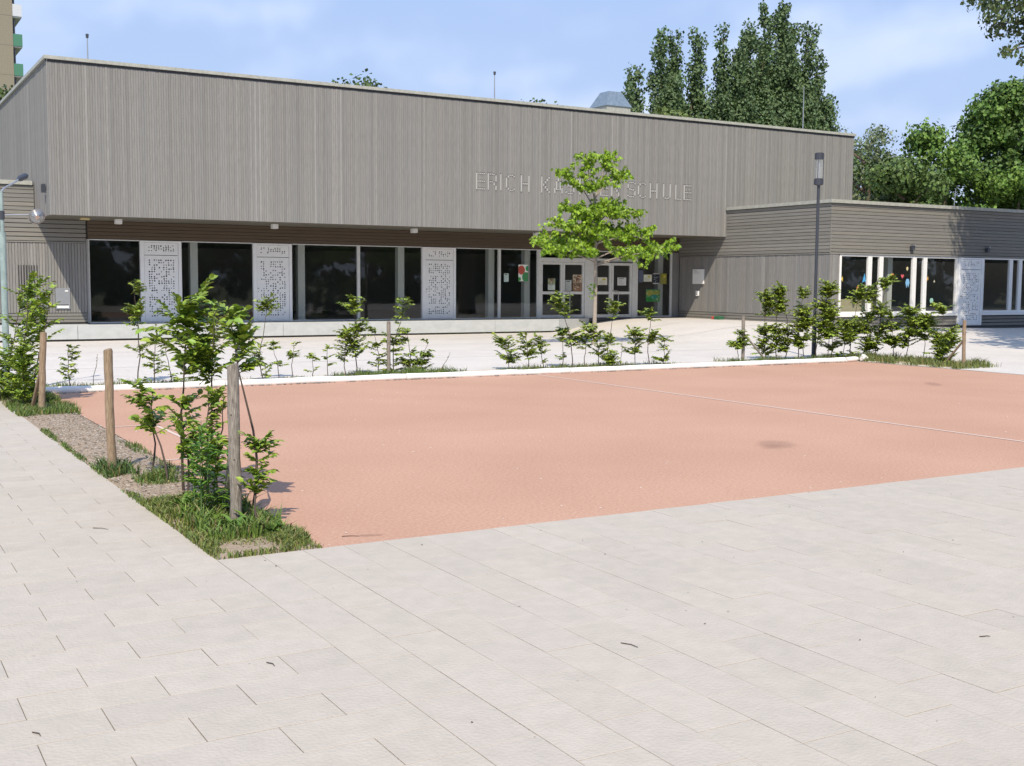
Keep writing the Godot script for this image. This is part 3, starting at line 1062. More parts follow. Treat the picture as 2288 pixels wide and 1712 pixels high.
func build_entrance() -> void:
	var hall: Node = get_node("school_hall")
	var e := Node3D.new()
	e.name = "entrance_screen"
	hall.add_child(e)
	var z := GLASS + 0.0
	var b := MB.new()
	var y0 := 0.425
	var y1 := HEAD + 0.008
	# outer posts, header and transom bars
	for x in [[20.692, 20.78], [22.58, 22.90], [24.62, 24.80]]:
		b.box(Vector3(x[0], y0, z - 0.08), Vector3(x[1], 2.50 if x[0] > 22 and x[0] < 23 else y1, z + 0.03))
	b.box(Vector3(22.68, 2.50, z - 0.08), Vector3(22.74, y1, z + 0.028))
	b.box(Vector3(20.78, 2.36, z - 0.078), Vector3(22.58, 2.50, z + 0.026))
	b.box(Vector3(22.90, 2.36, z - 0.078), Vector3(24.62, 2.50, z + 0.026))
	b.box(Vector3(20.78, y1 - 0.03, z - 0.078), Vector3(22.68, y1, z + 0.026))
	b.box(Vector3(22.74, y1 - 0.03, z - 0.078), Vector3(24.62, y1, z + 0.026))
	put("door_frame", b, M.frame, e)
	for x in [[20.78, 22.68], [22.74, 24.62]]:
		var g := MB.new()
		g.quad(Vector3(x[0], 2.50, z - 0.03), Vector3(x[1], 2.50, z - 0.03), Vector3(x[1], y1 - 0.03, z - 0.03), Vector3(x[0], y1 - 0.03, z - 0.03))
		put("transom_pane", g, M.glass, e)
	for x in [[20.785, 21.68], [21.69, 22.575], [22.905, 23.725], [23.735, 24.615]]:
		var d := Node3D.new()
		d.name = "entrance_door"
		hall.add_child(d, true)
		var f := MB.new()
		var s := 0.085
		var zz := z - 0.02
		var x0: float = x[0]
		var x1: float = x[1]
		f.box(Vector3(x0, y0 + 0.015, zz - 0.05), Vector3(x0 + s, 2.352, zz + 0.02))
		f.box(Vector3(x1 - s, y0 + 0.015, zz - 0.05), Vector3(x1, 2.352, zz + 0.02))
		f.box(Vector3(x0 + s, y0 + 0.015, zz - 0.048), Vector3(x1 - s, y0 + 0.12, zz + 0.018))
		f.box(Vector3(x0 + s, 1.255, zz - 0.048), Vector3(x1 - s, 1.35, zz + 0.018))
		f.box(Vector3(x0 + s, 2.27, zz - 0.048), Vector3(x1 - s, 2.352, zz + 0.018))
		put("door_rails", f, M.frame, d)
		for y in [[y0 + 0.12, 1.255], [1.35, 2.27]]:
			var g := MB.new()
			g.quad(Vector3(x0 + s, y[0], zz - 0.015), Vector3(x1 - s, y[0], zz - 0.015), Vector3(x1 - s, y[1], zz - 0.015), Vector3(x0 + s, y[1], zz - 0.015))
			put("pane", g, M.glass, d)
		if x0 > 23.5 or (x0 > 21.5 and x0 < 22):
			var h := MB.new()
			h.tube([Vector3(x0 + 0.04, 1.37, zz + 0.02), Vector3(x0 + 0.05, 1.38, zz + 0.09), Vector3(x0 + 0.22, 1.37, zz + 0.10), Vector3(x0 + 0.24, 1.30, zz + 0.10), Vector3(x0 + 0.24, 0.62, zz + 0.10), Vector3(x0 + 0.20, 0.56, zz + 0.09), Vector3(x0 + 0.16, 0.55, zz + 0.02)], [0.016, 0.016, 0.016, 0.016, 0.016, 0.016, 0.016], 7)
			put("pull_handle", h, M.steel, d)
	var cl := MB.new()
	cl.box(Vector3(22.93, 2.365, z + 0.027), Vector3(24.60, 2.392, z + 0.07))
	put("door_closer", cl, M.anthracite, e)
	window(hall, 24.802, 26.40, y0 + 0.01, y1, z, 0.06)
	box_part("threshold", Vector3(20.7, 0.34, z - 0.02), Vector3(26.62, 0.424, z + 0.10), M.anthracite, hall)
	box_part("corner_wall", Vector3(26.402, 0.42, z - 0.1), Vector3(WING_X + 0.02, HEAD + 0.005, z + 0.01), wood[2], hall)
	# print on the panes
	var zp := z - 0.012
	sheet("poster", "white poster with large red and green discs behind the glass", 19.92, 2.25, 20.30, 1.69, GLASS - 0.022, Color8(232, 232, 226), "discs", 1, "poster")
	sheet("paper_notice", "small green edged notice stuck to the pane beside the disc poster", 19.36, 1.95, 19.54, 1.67, GLASS - 0.022, Color8(186, 206, 200), "lines", 2)
	sheet("paper_notice", "upper half of the pair of notices on the first entrance door", 21.09, 1.79, 21.38, 1.605, zp, Color8(150, 172, 128), "photo", 3)
	sheet("paper_notice", "pale lower half of the pair of notices on the first entrance door", 21.09, 1.595, 21.38, 1.40, zp, Color8(196, 206, 196), "lines", 4)
	sheet("paper_notice", "tall plain pale notice on the second entrance door", 21.80, 1.74, 22.05, 1.37, zp, Color8(176, 182, 178), "lines", 5)
	sheet("photo_print", "pale brown photo print on the second entrance door, above another", 22.10, 1.93, 22.48, 1.66, zp, Color8(190, 176, 152), "photo", 6, "print")
	sheet("photo_print", "dark brown photo print on the second entrance door, below another", 22.10, 1.64, 22.48, 1.36, zp, Color8(140, 110, 88), "photo", 7, "print")
	sheet("paper_notice", "half yellow notice on the entrance door behind the young tree's trunk", 23.14, 1.85, 23.55, 1.58, zp, Color8(206, 204, 190), "yellow", 8)
	sheet("paper_notice", "square white notice on the entrance door beside the side window", 23.99, 1.85, 24.37, 1.57, zp, Color8(206, 208, 206), "lines", 9)
	sheet("paper_notice", "blue grey sheet in the window beside the entrance doors", 24.92, 2.12, 25.13, 1.69, z - 0.022, Color8(88, 96, 116), "", 10)
	sheet("paper_notice", "white sheet with a yellow field in the window beside the entrance doors", 25.15, 1.96, 25.51, 1.71, z - 0.022, Color8(208, 212, 196), "yellow", 11)
	sheet("paper_notice", "black poster with pale print in the window beside the entrance doors", 25.57, 2.01, 25.86, 1.63, z - 0.022, Color8(34, 40, 48), "dark", 12, "poster")
	sheet("paper_notice", "olive yellow poster at the edge of the window beside the entrance", 25.90, 2.01, 26.18, 1.63, z - 0.022, Color8(138, 134, 52), "yellow", 13, "poster")
	sheet("map_poster", "green and yellow map poster low in the window beside the entrance", 25.26, 1.43, 25.89, 0.99, z - 0.022, Color8(70, 128, 78), "map", 14, "poster")

func build_wing() -> void:
	var wing := thing("school_wing", "low grey timber wing with lying boards above white framed classroom windows", "building")
	var x := WING_X
	var z := WING_Z
	var foot := 0.30
	# core, leaving the room behind the windows open
	box_part("wall", Vector3(x + 0.03, foot - 0.1, GLASS + 0.03), Vector3(x + 0.30, WING_TOP - 0.05, z - 0.035), M.backing, wing)
	box_part("wall", Vector3(x + 0.30, HEAD - 0.12, -46.0), Vector3(60.0, WING_TOP - 0.05, z - 0.035), M.backing, wing)
	box_part("wall", Vector3(x + 0.30, -0.1, z - 0.30), Vector3(60.0, 0.66, z - 0.035), M.backing, wing)
	box_part("inner_floor", Vector3(x + 0.30, 0.2, -33.2), Vector3(60.0, 0.40, z - 0.31), M.inside_floor, wing)
	box_part("inner_wall", Vector3(x + 0.30, 0.40, -33.3), Vector3(60.0, 2.62, -33.0), M.inside, wing)
	var roof := box_part("roof", Vector3(x - 0.02, WING_TOP - 0.05, -46.0), Vector3(60.02, WING_TOP - 0.005, z + 0.02), M.fascia, wing)
	box_part("roof_edge", Vector3(x - 0.06, WING_TOP - 0.06, z - 0.02), Vector3(60.0, WING_TOP + 0.045, z + 0.065), M.fascia, roof)
	box_part("roof_edge", Vector3(x - 0.06, WING_TOP - 0.06, FRONT + 0.04), Vector3(x + 0.03, WING_TOP + 0.045, z - 0.022), M.fascia, roof)
	# side wall: lying boards above, upright boards below
	slat_rows(wing, "lying_board", Vector3(x + 0.03, 0, GLASS + 0.02), Vector3(x + 0.03, 0, z + 0.0), Vector3.LEFT, 2.64, WING_TOP - 0.07, 0.110, 0.094)
	box_part("drip_edge", Vector3(x - 0.02, 2.60, GLASS + 0.02), Vector3(x + 0.03, 2.628, z + 0.012), wood_h[5], wing)
	var n := int((z - GLASS) / 0.094)
	board_row(wing, "vertical_board", n, n, 0.094, 0.084, func(i): return Transform3D(Basis(Vector3.UP, -PI / 2), Vector3(x, 0, z - 0.05 - i * 0.094)), 0.66, 2.595, 0.028, wood, "upright_boards_beyond")
	slat_rows(wing, "lying_board", Vector3(x + 0.03, 0, GLASS + 0.04), Vector3(x + 0.03, 0, z), Vector3.LEFT, 0.375, 0.65, 0.09, 0.075)
	# front: lying boards, corner boards, base boards
	slat_rows(wing, "lying_board", Vector3(x - 0.002, 0, z - 0.03), Vector3(60.0, 0, z - 0.03), Vector3.BACK, 2.66, WING_TOP - 0.07, 0.110, 0.094)
	box_part("drip_edge", Vector3(x, 2.60, z - 0.03), Vector3(60.0, 2.645, z + 0.015), wood_h[6], wing)
	board_row(wing, "vertical_board", 4, 4, 0.1, 0.094, func(i): return Transform3D(Basis.IDENTITY, Vector3(x + 0.05 + i * 0.1, 0, z)), 0.30, 2.595, 0.03, wood, "upright_boards_beyond")
	slat_rows(wing, "lying_board", Vector3(x + 0.41, 0, z - 0.03), Vector3(32.64, 0, z - 0.03), Vector3.BACK, 0.32, 0.63, 0.10, 0.082)
	slat_rows(wing, "lying_board", Vector3(33.90, 0, z - 0.03), Vector3(60.0, 0, z - 0.03), Vector3.BACK, 0.27, 0.61, 0.10, 0.082)
	# windows
	var y0 := 0.73
	var y1 := 2.59
	for w in [[27.14, 28.48], [28.483, 28.99], [28.993, 30.53], [30.533, 31.04], [31.043, 32.64], [33.90, 35.40], [35.403, 35.90], [35.903, 37.6], [37.603, 38.1], [38.103, 39.8]]:
		var o := window(wing, w[0], w[1], y0, y1, z - 0.04, 0.085, M.white)
	for s in [[27.10, 32.64], [33.88, 41.0]]:
		box_part("sill", Vector3(s[0], 0.64, z - 0.16), Vector3(s[1], 0.727, z + 0.06), M.white, wing)
	perforated_door(wing, 1.235, 2.28, Vector3(32.65, 0.30, z + 0.01))
	box_part("column", Vector3(29.74, 0.401, z - 0.62), Vector3(29.95, 2.62, z - 0.42), M.column, wing)
	box_part("cupboard", Vector3(27.2, 0.401, z - 0.85), Vector3(29.4, 1.18, z - 0.45), mat(lin(0.34, 0.32, 0.20), 0.7), wing)
	# wall lamps
	for q in [[30.3, "first wall lamp above the classroom windows, in the sun"], [34.0, "second wall lamp above the classroom windows, in tree shade"]]:
		var t := thing("wall_lamp", "small dark " + q[1], "lamp", "lamps on the wing front", Vector3(q[0], 2.92, z))
		var b := MB.new()
		b.slab(Vector3(-0.06, -0.13, 0.0), Vector3(0.06, 0.0, 0.12), 0.012)
		put("housing", b, M.anthracite, t)
		box_part("arm", Vector3(-0.02, 0.0, 0.0), Vector3(0.02, 0.05, 0.16), M.steel, t)
	# notice board and intercom on the side wall
	var nb := thing("notice_board", "white notice board on the wing's side wall beside the entrance", "notice board", "", Vector3(x, 1.90, -32.62))
	var f := MB.new()
	f.box(Vector3(-0.05, -0.26, -0.30), Vector3(-0.002, 0.26, 0.30))
	put("panel", f, M.white, nb)
	for i in 3:
		box_part("print_line", Vector3(-0.053, 0.12 + i * 0.045, -0.22), Vector3(-0.0505, 0.13 + i * 0.045, 0.10 - i * 0.08), mat(lin(0.25, 0.25, 0.28), 0.8), nb)
	var ic := thing("intercom", "small pale intercom box below the white notice board", "intercom", "", Vector3(x, 1.305, -32.66))
	var ib := MB.new()
	ib.box(Vector3(-0.05, -0.09, -0.07), Vector3(-0.002, 0.09, 0.07))
	put("body", ib, M.white_metal, ic)
	box_part("button", Vector3(-0.055, -0.05, -0.02), Vector3(-0.0505, -0.02, 0.02), M.dark, ic)
	# paper shapes on the window panes
	var zz := z - 0.062
	var st := [
		["blue paper bird on the first classroom window pane", 28.28, 1.86, 0.16, 0.30, lin(0.06, 0.32, 0.62), [Vector2(-0.5, -0.5), Vector2(0.1, -0.3), Vector2(0.5, -0.5), Vector2(0.3, 0.1), Vector2(0.1, 0.5), Vector2(-0.2, 0.1)]],
		["orange paper lantern on the first classroom window pane", 28.02, 1.52, 0.12, 0.24, lin(0.55, 0.20, 0.07), [Vector2(-0.3, -0.5), Vector2(0.3, -0.3), Vector2(0.5, 0.2), Vector2(0, 0.5), Vector2(-0.5, 0.2)]],
		["yellow paper butterfly at the left edge of the first pane", 27.30, 1.82, 0.09, 0.18, lin(0.6, 0.42, 0.06), [Vector2(-0.5, -0.4), Vector2(0, -0.1), Vector2(0.5, -0.5), Vector2(0.4, 0.5), Vector2(0, 0.2), Vector2(-0.4, 0.5)]],
		["orange paper heart on the wide middle pane", 29.55, 1.97, 0.14, 0.12, lin(0.62, 0.22, 0.08), [Vector2(0, -0.5), Vector2(0.5, 0.1), Vector2(0.3, 0.5), Vector2(0, 0.25), Vector2(-0.3, 0.5), Vector2(-0.5, 0.1)]],
		["red paper heart on the wide middle pane", 30.02, 1.93, 0.15, 0.14, lin(0.60, 0.10, 0.12), [Vector2(0, -0.5), Vector2(0.5, 0.1), Vector2(0.3, 0.5), Vector2(0, 0.25), Vector2(-0.3, 0.5), Vector2(-0.5, 0.1)]],
		["pale blue paper jellyfish on the wide middle pane", 30.27, 1.70, 0.20, 0.30, lin(0.20, 0.42, 0.66), [Vector2(-0.2, -0.5), Vector2(0, -0.1), Vector2(0.2, -0.45), Vector2(0.5, 0.1), Vector2(0.25, 0.5), Vector2(-0.25, 0.5), Vector2(-0.5, 0.1)]],
		["cream paper flower high on the wide middle pane", 30.24, 2.18, 0.10, 0.14, lin(0.62, 0.55, 0.30), [Vector2(-0.5, -0.2), Vector2(0.1, -0.5), Vector2(0.5, 0.1), Vector2(0.1, 0.5), Vector2(-0.4, 0.3)]],
		["small orange paper leaf on the pane next to the perforated panel", 31.22, 1.86, 0.09, 0.16, lin(0.55, 0.28, 0.06), [Vector2(-0.4, -0.5), Vector2(0.5, -0.1), Vector2(0.2, 0.5), Vector2(-0.5, 0.2)]],
		["pale paper star on the pane next to the perforated panel", 31.55, 1.78, 0.09, 0.10, lin(0.60, 0.58, 0.45), [Vector2(-0.5, -0.4), Vector2(0, -0.2), Vector2(0.5, -0.4), Vector2(0.2, 0.1), Vector2(0, 0.5), Vector2(-0.2, 0.1)]],
		["mint paper disc low on the pane next to the perforated panel", 31.45, 1.14, 0.18, 0.18, lin(0.28, 0.50, 0.42), [Vector2(-0.3, -0.45), Vector2(0.3, -0.45), Vector2(0.5, 0), Vector2(0.3, 0.45), Vector2(-0.3, 0.45), Vector2(-0.5, 0)]],
	]
	for s in st:
		var b := MB.new()
		b.prism(PackedVector2Array(s[6]), Vector3(s[1], s[2], zz - 0.002), Vector3(s[3], 0, 0), Vector3(0, s[4], 0), Vector3(0, 0, -0.003))
		tag(put("window_sticker", b, mat(s[5], 0.7)), s[0], "sticker", "paper shapes on the classroom windows")

# ------------------------------------------------------------------ concrete ledge in front of the glazing
func build_bench() -> void:
	var t := thing("concrete_ledge", "long pale concrete ledge running below the hall's glazed front", "ledge")
	var z := -32.70
	var top := 0.425
	var xs := [-4.0, 1.2, 5.58, 7.17, 11.29, 18.40, 20.86]
	for i in xs.size() - 1:
		var b := MB.new()
		var x0: float = xs[i] + 0.006
		var x1: float = xs[i + 1] - 0.006
		b.slab(Vector3(x0, gh((x0 + x1) / 2, z) * 0.9 + 0.055, GLASS + 0.095), Vector3(x1, top, z + rnd(-0.004, 0.004)), 0.008)
		put("concrete_block", b, M.concrete, t)
	var e := MB.new()
	var a := Vector3(20.872, 0, z)
	var c := Vector3(22.70, 0, -33.66)
	e.hexa([Vector3(20.872, 0.06, -33.7), Vector3(22.70, 0.06, -33.7), Vector3(c.x, 0.06, c.z), Vector3(a.x, 0.06, a.z), Vector3(20.872, top, -33.7), Vector3(22.70, top, -33.7), Vector3(c.x, top, c.z), Vector3(a.x, top, a.z)])
	put("concrete_block", e, M.concrete, t)
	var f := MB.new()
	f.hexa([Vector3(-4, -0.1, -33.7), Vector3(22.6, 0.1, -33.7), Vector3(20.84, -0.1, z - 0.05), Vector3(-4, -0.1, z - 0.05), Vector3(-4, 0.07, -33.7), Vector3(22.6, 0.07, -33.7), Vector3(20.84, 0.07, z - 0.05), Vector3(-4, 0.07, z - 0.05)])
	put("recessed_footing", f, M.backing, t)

# ------------------------------------------------------------------ lettering of short metal strips let into the boards
func build_lettering() -> void:
	var sign := thing("building_lettering", "school name in thin pale strips across the grey timber front", "lettering")
	var bar := [[0.0, 0.08], [0.46, 0.54], [0.92, 1.0]]
	var ends := [[0.0, 0.08], [0.92, 1.0]]
	var full := [[0.0, 1.0]]
	var glyph := {
		"E": [full, bar, bar, bar, bar],
		"R": [full, [[0.45, 0.53], [0.92, 1.0]], [[0.45, 0.53], [0.92, 1.0]], [[0.28, 0.46], [0.90, 0.98]], [[0.0, 0.28], [0.53, 0.90]]],
		"I": [full],
		"C": [[[0.2, 0.8]], [[0.06, 0.2], [0.8, 0.94]], ends, ends, [[0.06, 0.16], [0.84, 0.94]]],
		"H": [full, [[0.44, 0.54]], [[0.44, 0.54]], [[0.44, 0.54]], full],
		"K": [full, [[0.40, 0.58]], [[0.26, 0.42], [0.58, 0.72]], [[0.12, 0.28], [0.72, 0.88]], [[0.0, 0.12], [0.88, 1.0]]],
		"Ä": [[[0.0, 0.35]], [[0.20, 0.75], [1.08, 1.18]], [[0.75, 1.0], [0.22, 0.30]], [[0.20, 0.75], [1.08, 1.18]], [[0.0, 0.35]]],
		"S": [[[0.58, 0.88], [0.06, 0.16]], [[0.0, 0.08], [0.48, 0.60], [0.92, 1.0]], bar, [[0.0, 0.08], [0.42, 0.54], [0.92, 1.0]], [[0.12, 0.42], [0.84, 0.94]]],
		"T": [[[0.92, 1.0]], [[0.92, 1.0]], full, [[0.92, 1.0]], [[0.92, 1.0]]],
		"N": [full, [[0.65, 0.92]], [[0.35, 0.65]], [[0.08, 0.35]], full],
		"U": [[[0.12, 1.0]], [[0.03, 0.12]], [[0.0, 0.08]], [[0.03, 0.12]], [[0.12, 1.0]]],
		"L": [full, [[0.0, 0.08]], [[0.0, 0.08]], [[0.0, 0.08]]],
	}
	var text := "ERICHKÄSTNERSCHULE"
	var at := [16.88, 17.28, 17.72, 17.92, 18.45, 19.19, 19.67, 20.11, 20.48, 20.95, 21.42, 21.85, 22.50, 22.92, 23.40, 23.95, 24.46, 24.82]
	for i in text.length():
		var b := MB.new()
		var g: Array = glyph[text[i]]
		for k in g.size():
			var x: float = at[i] + k * 0.068
			for s in g[k]:
				var y0: float = 4.45 + s[0] * 0.50
				var y1: float = 4.45 + s[1] * 0.50
				b.box(Vector3(x - 0.012, y0, FRONT - 0.01), Vector3(x + 0.012, y1, FRONT + 0.026))
		var one := put("letter", b, M.letter, sign)
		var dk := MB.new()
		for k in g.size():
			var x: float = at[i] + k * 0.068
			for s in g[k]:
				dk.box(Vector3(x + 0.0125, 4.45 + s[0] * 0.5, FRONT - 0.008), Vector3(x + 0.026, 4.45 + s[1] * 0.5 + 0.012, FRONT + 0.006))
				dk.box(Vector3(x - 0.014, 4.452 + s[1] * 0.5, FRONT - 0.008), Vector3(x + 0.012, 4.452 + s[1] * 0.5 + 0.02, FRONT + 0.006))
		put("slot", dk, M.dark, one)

# ------------------------------------------------------------------ roof
func build_roof_things() -> void:
	var sk := thing("roof_skylight", "grey metal skylight hood rising above the hall roof", "skylight", "", Vector3(29.3, HALL_TOP, -42.0))
	var b := MB.new()
	var w := 0.62
	var v := 0.33
	b.box(Vector3(-w, 0, -w), Vector3(w, 2.06, w))
	put("curb", b, M.fascia, sk)
	var h := MB.new()
	h.hexa([Vector3(-w - 0.05, 2.06, -w - 0.05), Vector3(w + 0.05, 2.06, -w - 0.05), Vector3(w + 0.05, 2.06, w + 0.05), Vector3(-w - 0.05, 2.06, w + 0.05), Vector3(-v, 2.72, -v), Vector3(v, 2.72, -v), Vector3(v, 2.72, v), Vector3(-v, 2.72, v)])
	put("hood", h, M.zinc, sk)
	var rods := [[Vector3(6.06, HALL_TOP, -33.0), 1.05, "lightning rod above the hall roof's left end"], [Vector3(18.5, HALL_TOP, -33.0), 1.25, "lightning rod above the middle of the hall roof"], [Vector3(31.88, HALL_TOP, -33.0), 1.95, "tall thin mast in front of the poplars at the roof's right end"], [Vector3(40.45, WING_TOP, -33.0), 1.45, "thin slanting rod on the wing roof before the trees"]]
	for r in rods:
		var t := thing("lightning_rod", r[2], "lightning rod", "rods on the roofs", r[0])
		var m := MB.new()
		var hgt: float = r[1]
		var lean := Vector3(0.15, 0, 0) if hgt == 1.45 else Vector3.ZERO
		m.tube([Vector3.ZERO, Vector3(0, hgt * 0.55, 0) + lean * 0.55, Vector3(0, hgt, 0) + lean], [0.022, 0.018, 0.012], 6)
		put("rod", m, M.steel, t)
		box_part("foot", Vector3(-0.08, 0.0, -0.08), Vector3(0.08, 0.09, 0.08), M.fascia, t)
		if hgt < 1.3:
			var k := MB.new()
			k.tube([Vector3(0, hgt - 0.12, 0), Vector3(0, hgt - 0.02, 0)], [0.035, 0.045], 7)
			put("tip", k, M.anthracite, t)

func build_far_tower() -> void:
	var t := thing("apartment_tower", "tall beige apartment tower with green and white balconies far behind the hall", "building", "", Vector3(0, 0, -125))
	var wallm := tri_mat(noise_tex(0.06, Color8(128, 121, 107), Color8(152, 145, 130), 71, 5), Vector3(0.25, 0.25, 0.25), 0.95)
	box_part("wall", Vector3(-2, 0, -14), Vector3(16.0, 46, 0), wallm, t)
	for i in 14:
		var y := 1.65 + i * 2.85
		box_part("wall_joint", Vector3(-2.0, y, 0.001), Vector3(16.0, y + 0.05, 0.012), mat(lin(0.22, 0.20, 0.17), 0.9), t)
		var mm: Material = mat(lin(0.06, 0.20, 0.13), 0.7) if (i % 4 == 0 or i % 4 == 3) else mat(lin(0.55, 0.57, 0.62), 0.7)
		var d := Node3D.new()
		d.name = "balcony"
		t.add_child(d, true)
		box_part("floor", Vector3(16.02, y - 0.12, -5.0), Vector3(16.85, y, -0.1), M.concrete, d)
		box_part("front_rail", Vector3(16.78, y + 0.002, -5.0), Vector3(16.86, y + 1.15, -0.1), mm, d)
		box_part("end_rail", Vector3(16.02, y + 0.002, -0.098), Vector3(16.86, y + 1.15, -0.02), mm, d)
		box_part("loggia", Vector3(16.005, y + 0.003, -4.8), Vector3(16.25, y + 2.6, -0.3), M.anthracite, d)

func build_far_trees() -> void:
	var dark := Color(0.066, 0.124, 0.050)
	poplar("cluster of slim poplar spires at the left of the poplar group", Vector3(65.0, 0, -85), [[-4.0, 0.5, 19.3, 4, 1.1], [-2.7, -0.6, 20.9, 4, 1.1], [-0.7, 0.4, 23.8, 4, 1.15], [1.4, -0.4, 24.4, 5, 1.1], [3.5, 0.6, 24.0, 5, 1.1], [2.4, -1.5, 20.5, 4, 1.3], [0.4, 1.5, 19.5, 4, 1.3]], dark)
	poplar("pointed poplar between the cluster and the tallest one", Vector3(73.2, 0, -84), [[-2.2, 0, 25.0, 5, 1.1], [-0.9, 0.8, 22.6, 5, 1.3], [1.0, -0.5, 25.3, 5, 1.5], [2.5, 0.2, 23.2, 5, 1.2]], Color(0.063, 0.120, 0.048))
	poplar("tallest poplar, with twin tips, near the roof's right end", Vector3(80.8, 0, -86), [[-3.2, 0, 28.0, 5, 1.15], [-1.3, 0.6, 28.8, 5, 1.3], [0.8, -0.4, 26.9, 5, 1.3], [2.2, 0.5, 27.0, 5, 1.2], [3.9, 0, 24.4, 4, 1.3], [4.8, 0.8, 21.0, 4, 1.1], [-0.2, 1.6, 22.0, 4, 1.5], [2.6, -1.4, 22.0, 4, 1.5]], Color(0.068, 0.128, 0.052))
	broad_tree("broad_tree", "yellowish green tree low in front of the poplars", "trees behind the school", Vector3(56.5, 0, -72), 15.6, 9.0, 26, 60.0, 0.30, Color(0.075, 0.12, 0.028))
	broad_tree("broad_tree", "small treetop peeking over the middle of the hall roof", "trees behind the school", Vector3(25.6, 0, -60), 13.2, 6.4, 30, 30.0, 0.24, Color(0.05, 0.095, 0.025), 0.5)
	broad_tree("broad_tree", "sparse treetop beside the skylight hood", "trees behind the school", Vector3(37.5, 0, -60), 12.7, 6.4, 22, 24.0, 0.24, Color(0.05, 0.095, 0.025), 0.5)
	broad_tree("broad_tree", "treetop just showing under the roof slope beside the tower", "trees behind the school", Vector3(7.0, 0, -64), 11.5, 6.0, 18, 50.0, 0.3, Color(0.05, 0.095, 0.025), 0.4)
	# mass on the right behind the wing
	broad_tree("feathery_tree", "pale feathery tree just right of the hall's end", "trees behind the wing", Vector3(50.2, 0, -47), 10.9, 5.6, 42, 62.0, 0.18, Color(0.115, 0.165, 0.09), 0.2, 0.3)
	broad_tree("broad_tree", "rounded bright green tree behind the wing, second from the hall", "trees behind the wing", Vector3(54.2, 0, -45), 10.6, 7.0, 44, 92.0, 0.26, Color(0.080, 0.165, 0.028), 0.12)
	broad_tree("broad_tree", "mid green tree filling the gap beside the feathery one", "trees behind the wing", Vector3(53.0, 0, -50), 9.6, 8.0, 44, 80.0, 0.26, Color(0.070, 0.135, 0.03), 0.1)
	broad_tree("broad_tree", "tall dark tree at the right end behind the wing", "trees behind the wing", Vector3(60.0, 0, -45), 13.6, 8.4, 56, 92.0, 0.27, Color(0.068, 0.145, 0.026), 0.12)
	broad_tree("broad_tree", "low dark tree directly behind the wing roof", "trees behind the wing", Vector3(49.5, 0, -43.5), 8.0, 7.0, 40, 100.0, 0.24, Color(0.066, 0.125, 0.028), 0.05)
	broad_tree("broad_tree", "low bright tree behind the wing roof next to the slanting rod", "trees behind the wing", Vector3(57.0, 0, -42), 8.4, 6.5, 40, 100.0, 0.24, Color(0.090, 0.180, 0.028), 0.08)
	broad_tree("broad_tree", "dark tree filling the picture edge behind the wing", "trees behind the wing", Vector3(66.0, 0, -46), 14.0, 9.0, 44, 80.0, 0.28, Color(0.062, 0.130, 0.026), 0.08)
	# trees across the yard, which the dark window panes mirror
	for i in 12:
		broad_tree("yard_tree", "tree across the yard behind the viewpoint, mirrored dark in the panes", "trees mirrored in the panes", Vector3(14.0 + i * 8.5, 0, 24.0 + rnd(-2, 3)), 10.0 + rnd(-1, 2), 11.0, 34, 14.0, 0.8, Color(0.045, 0.09, 0.022), 0.02)

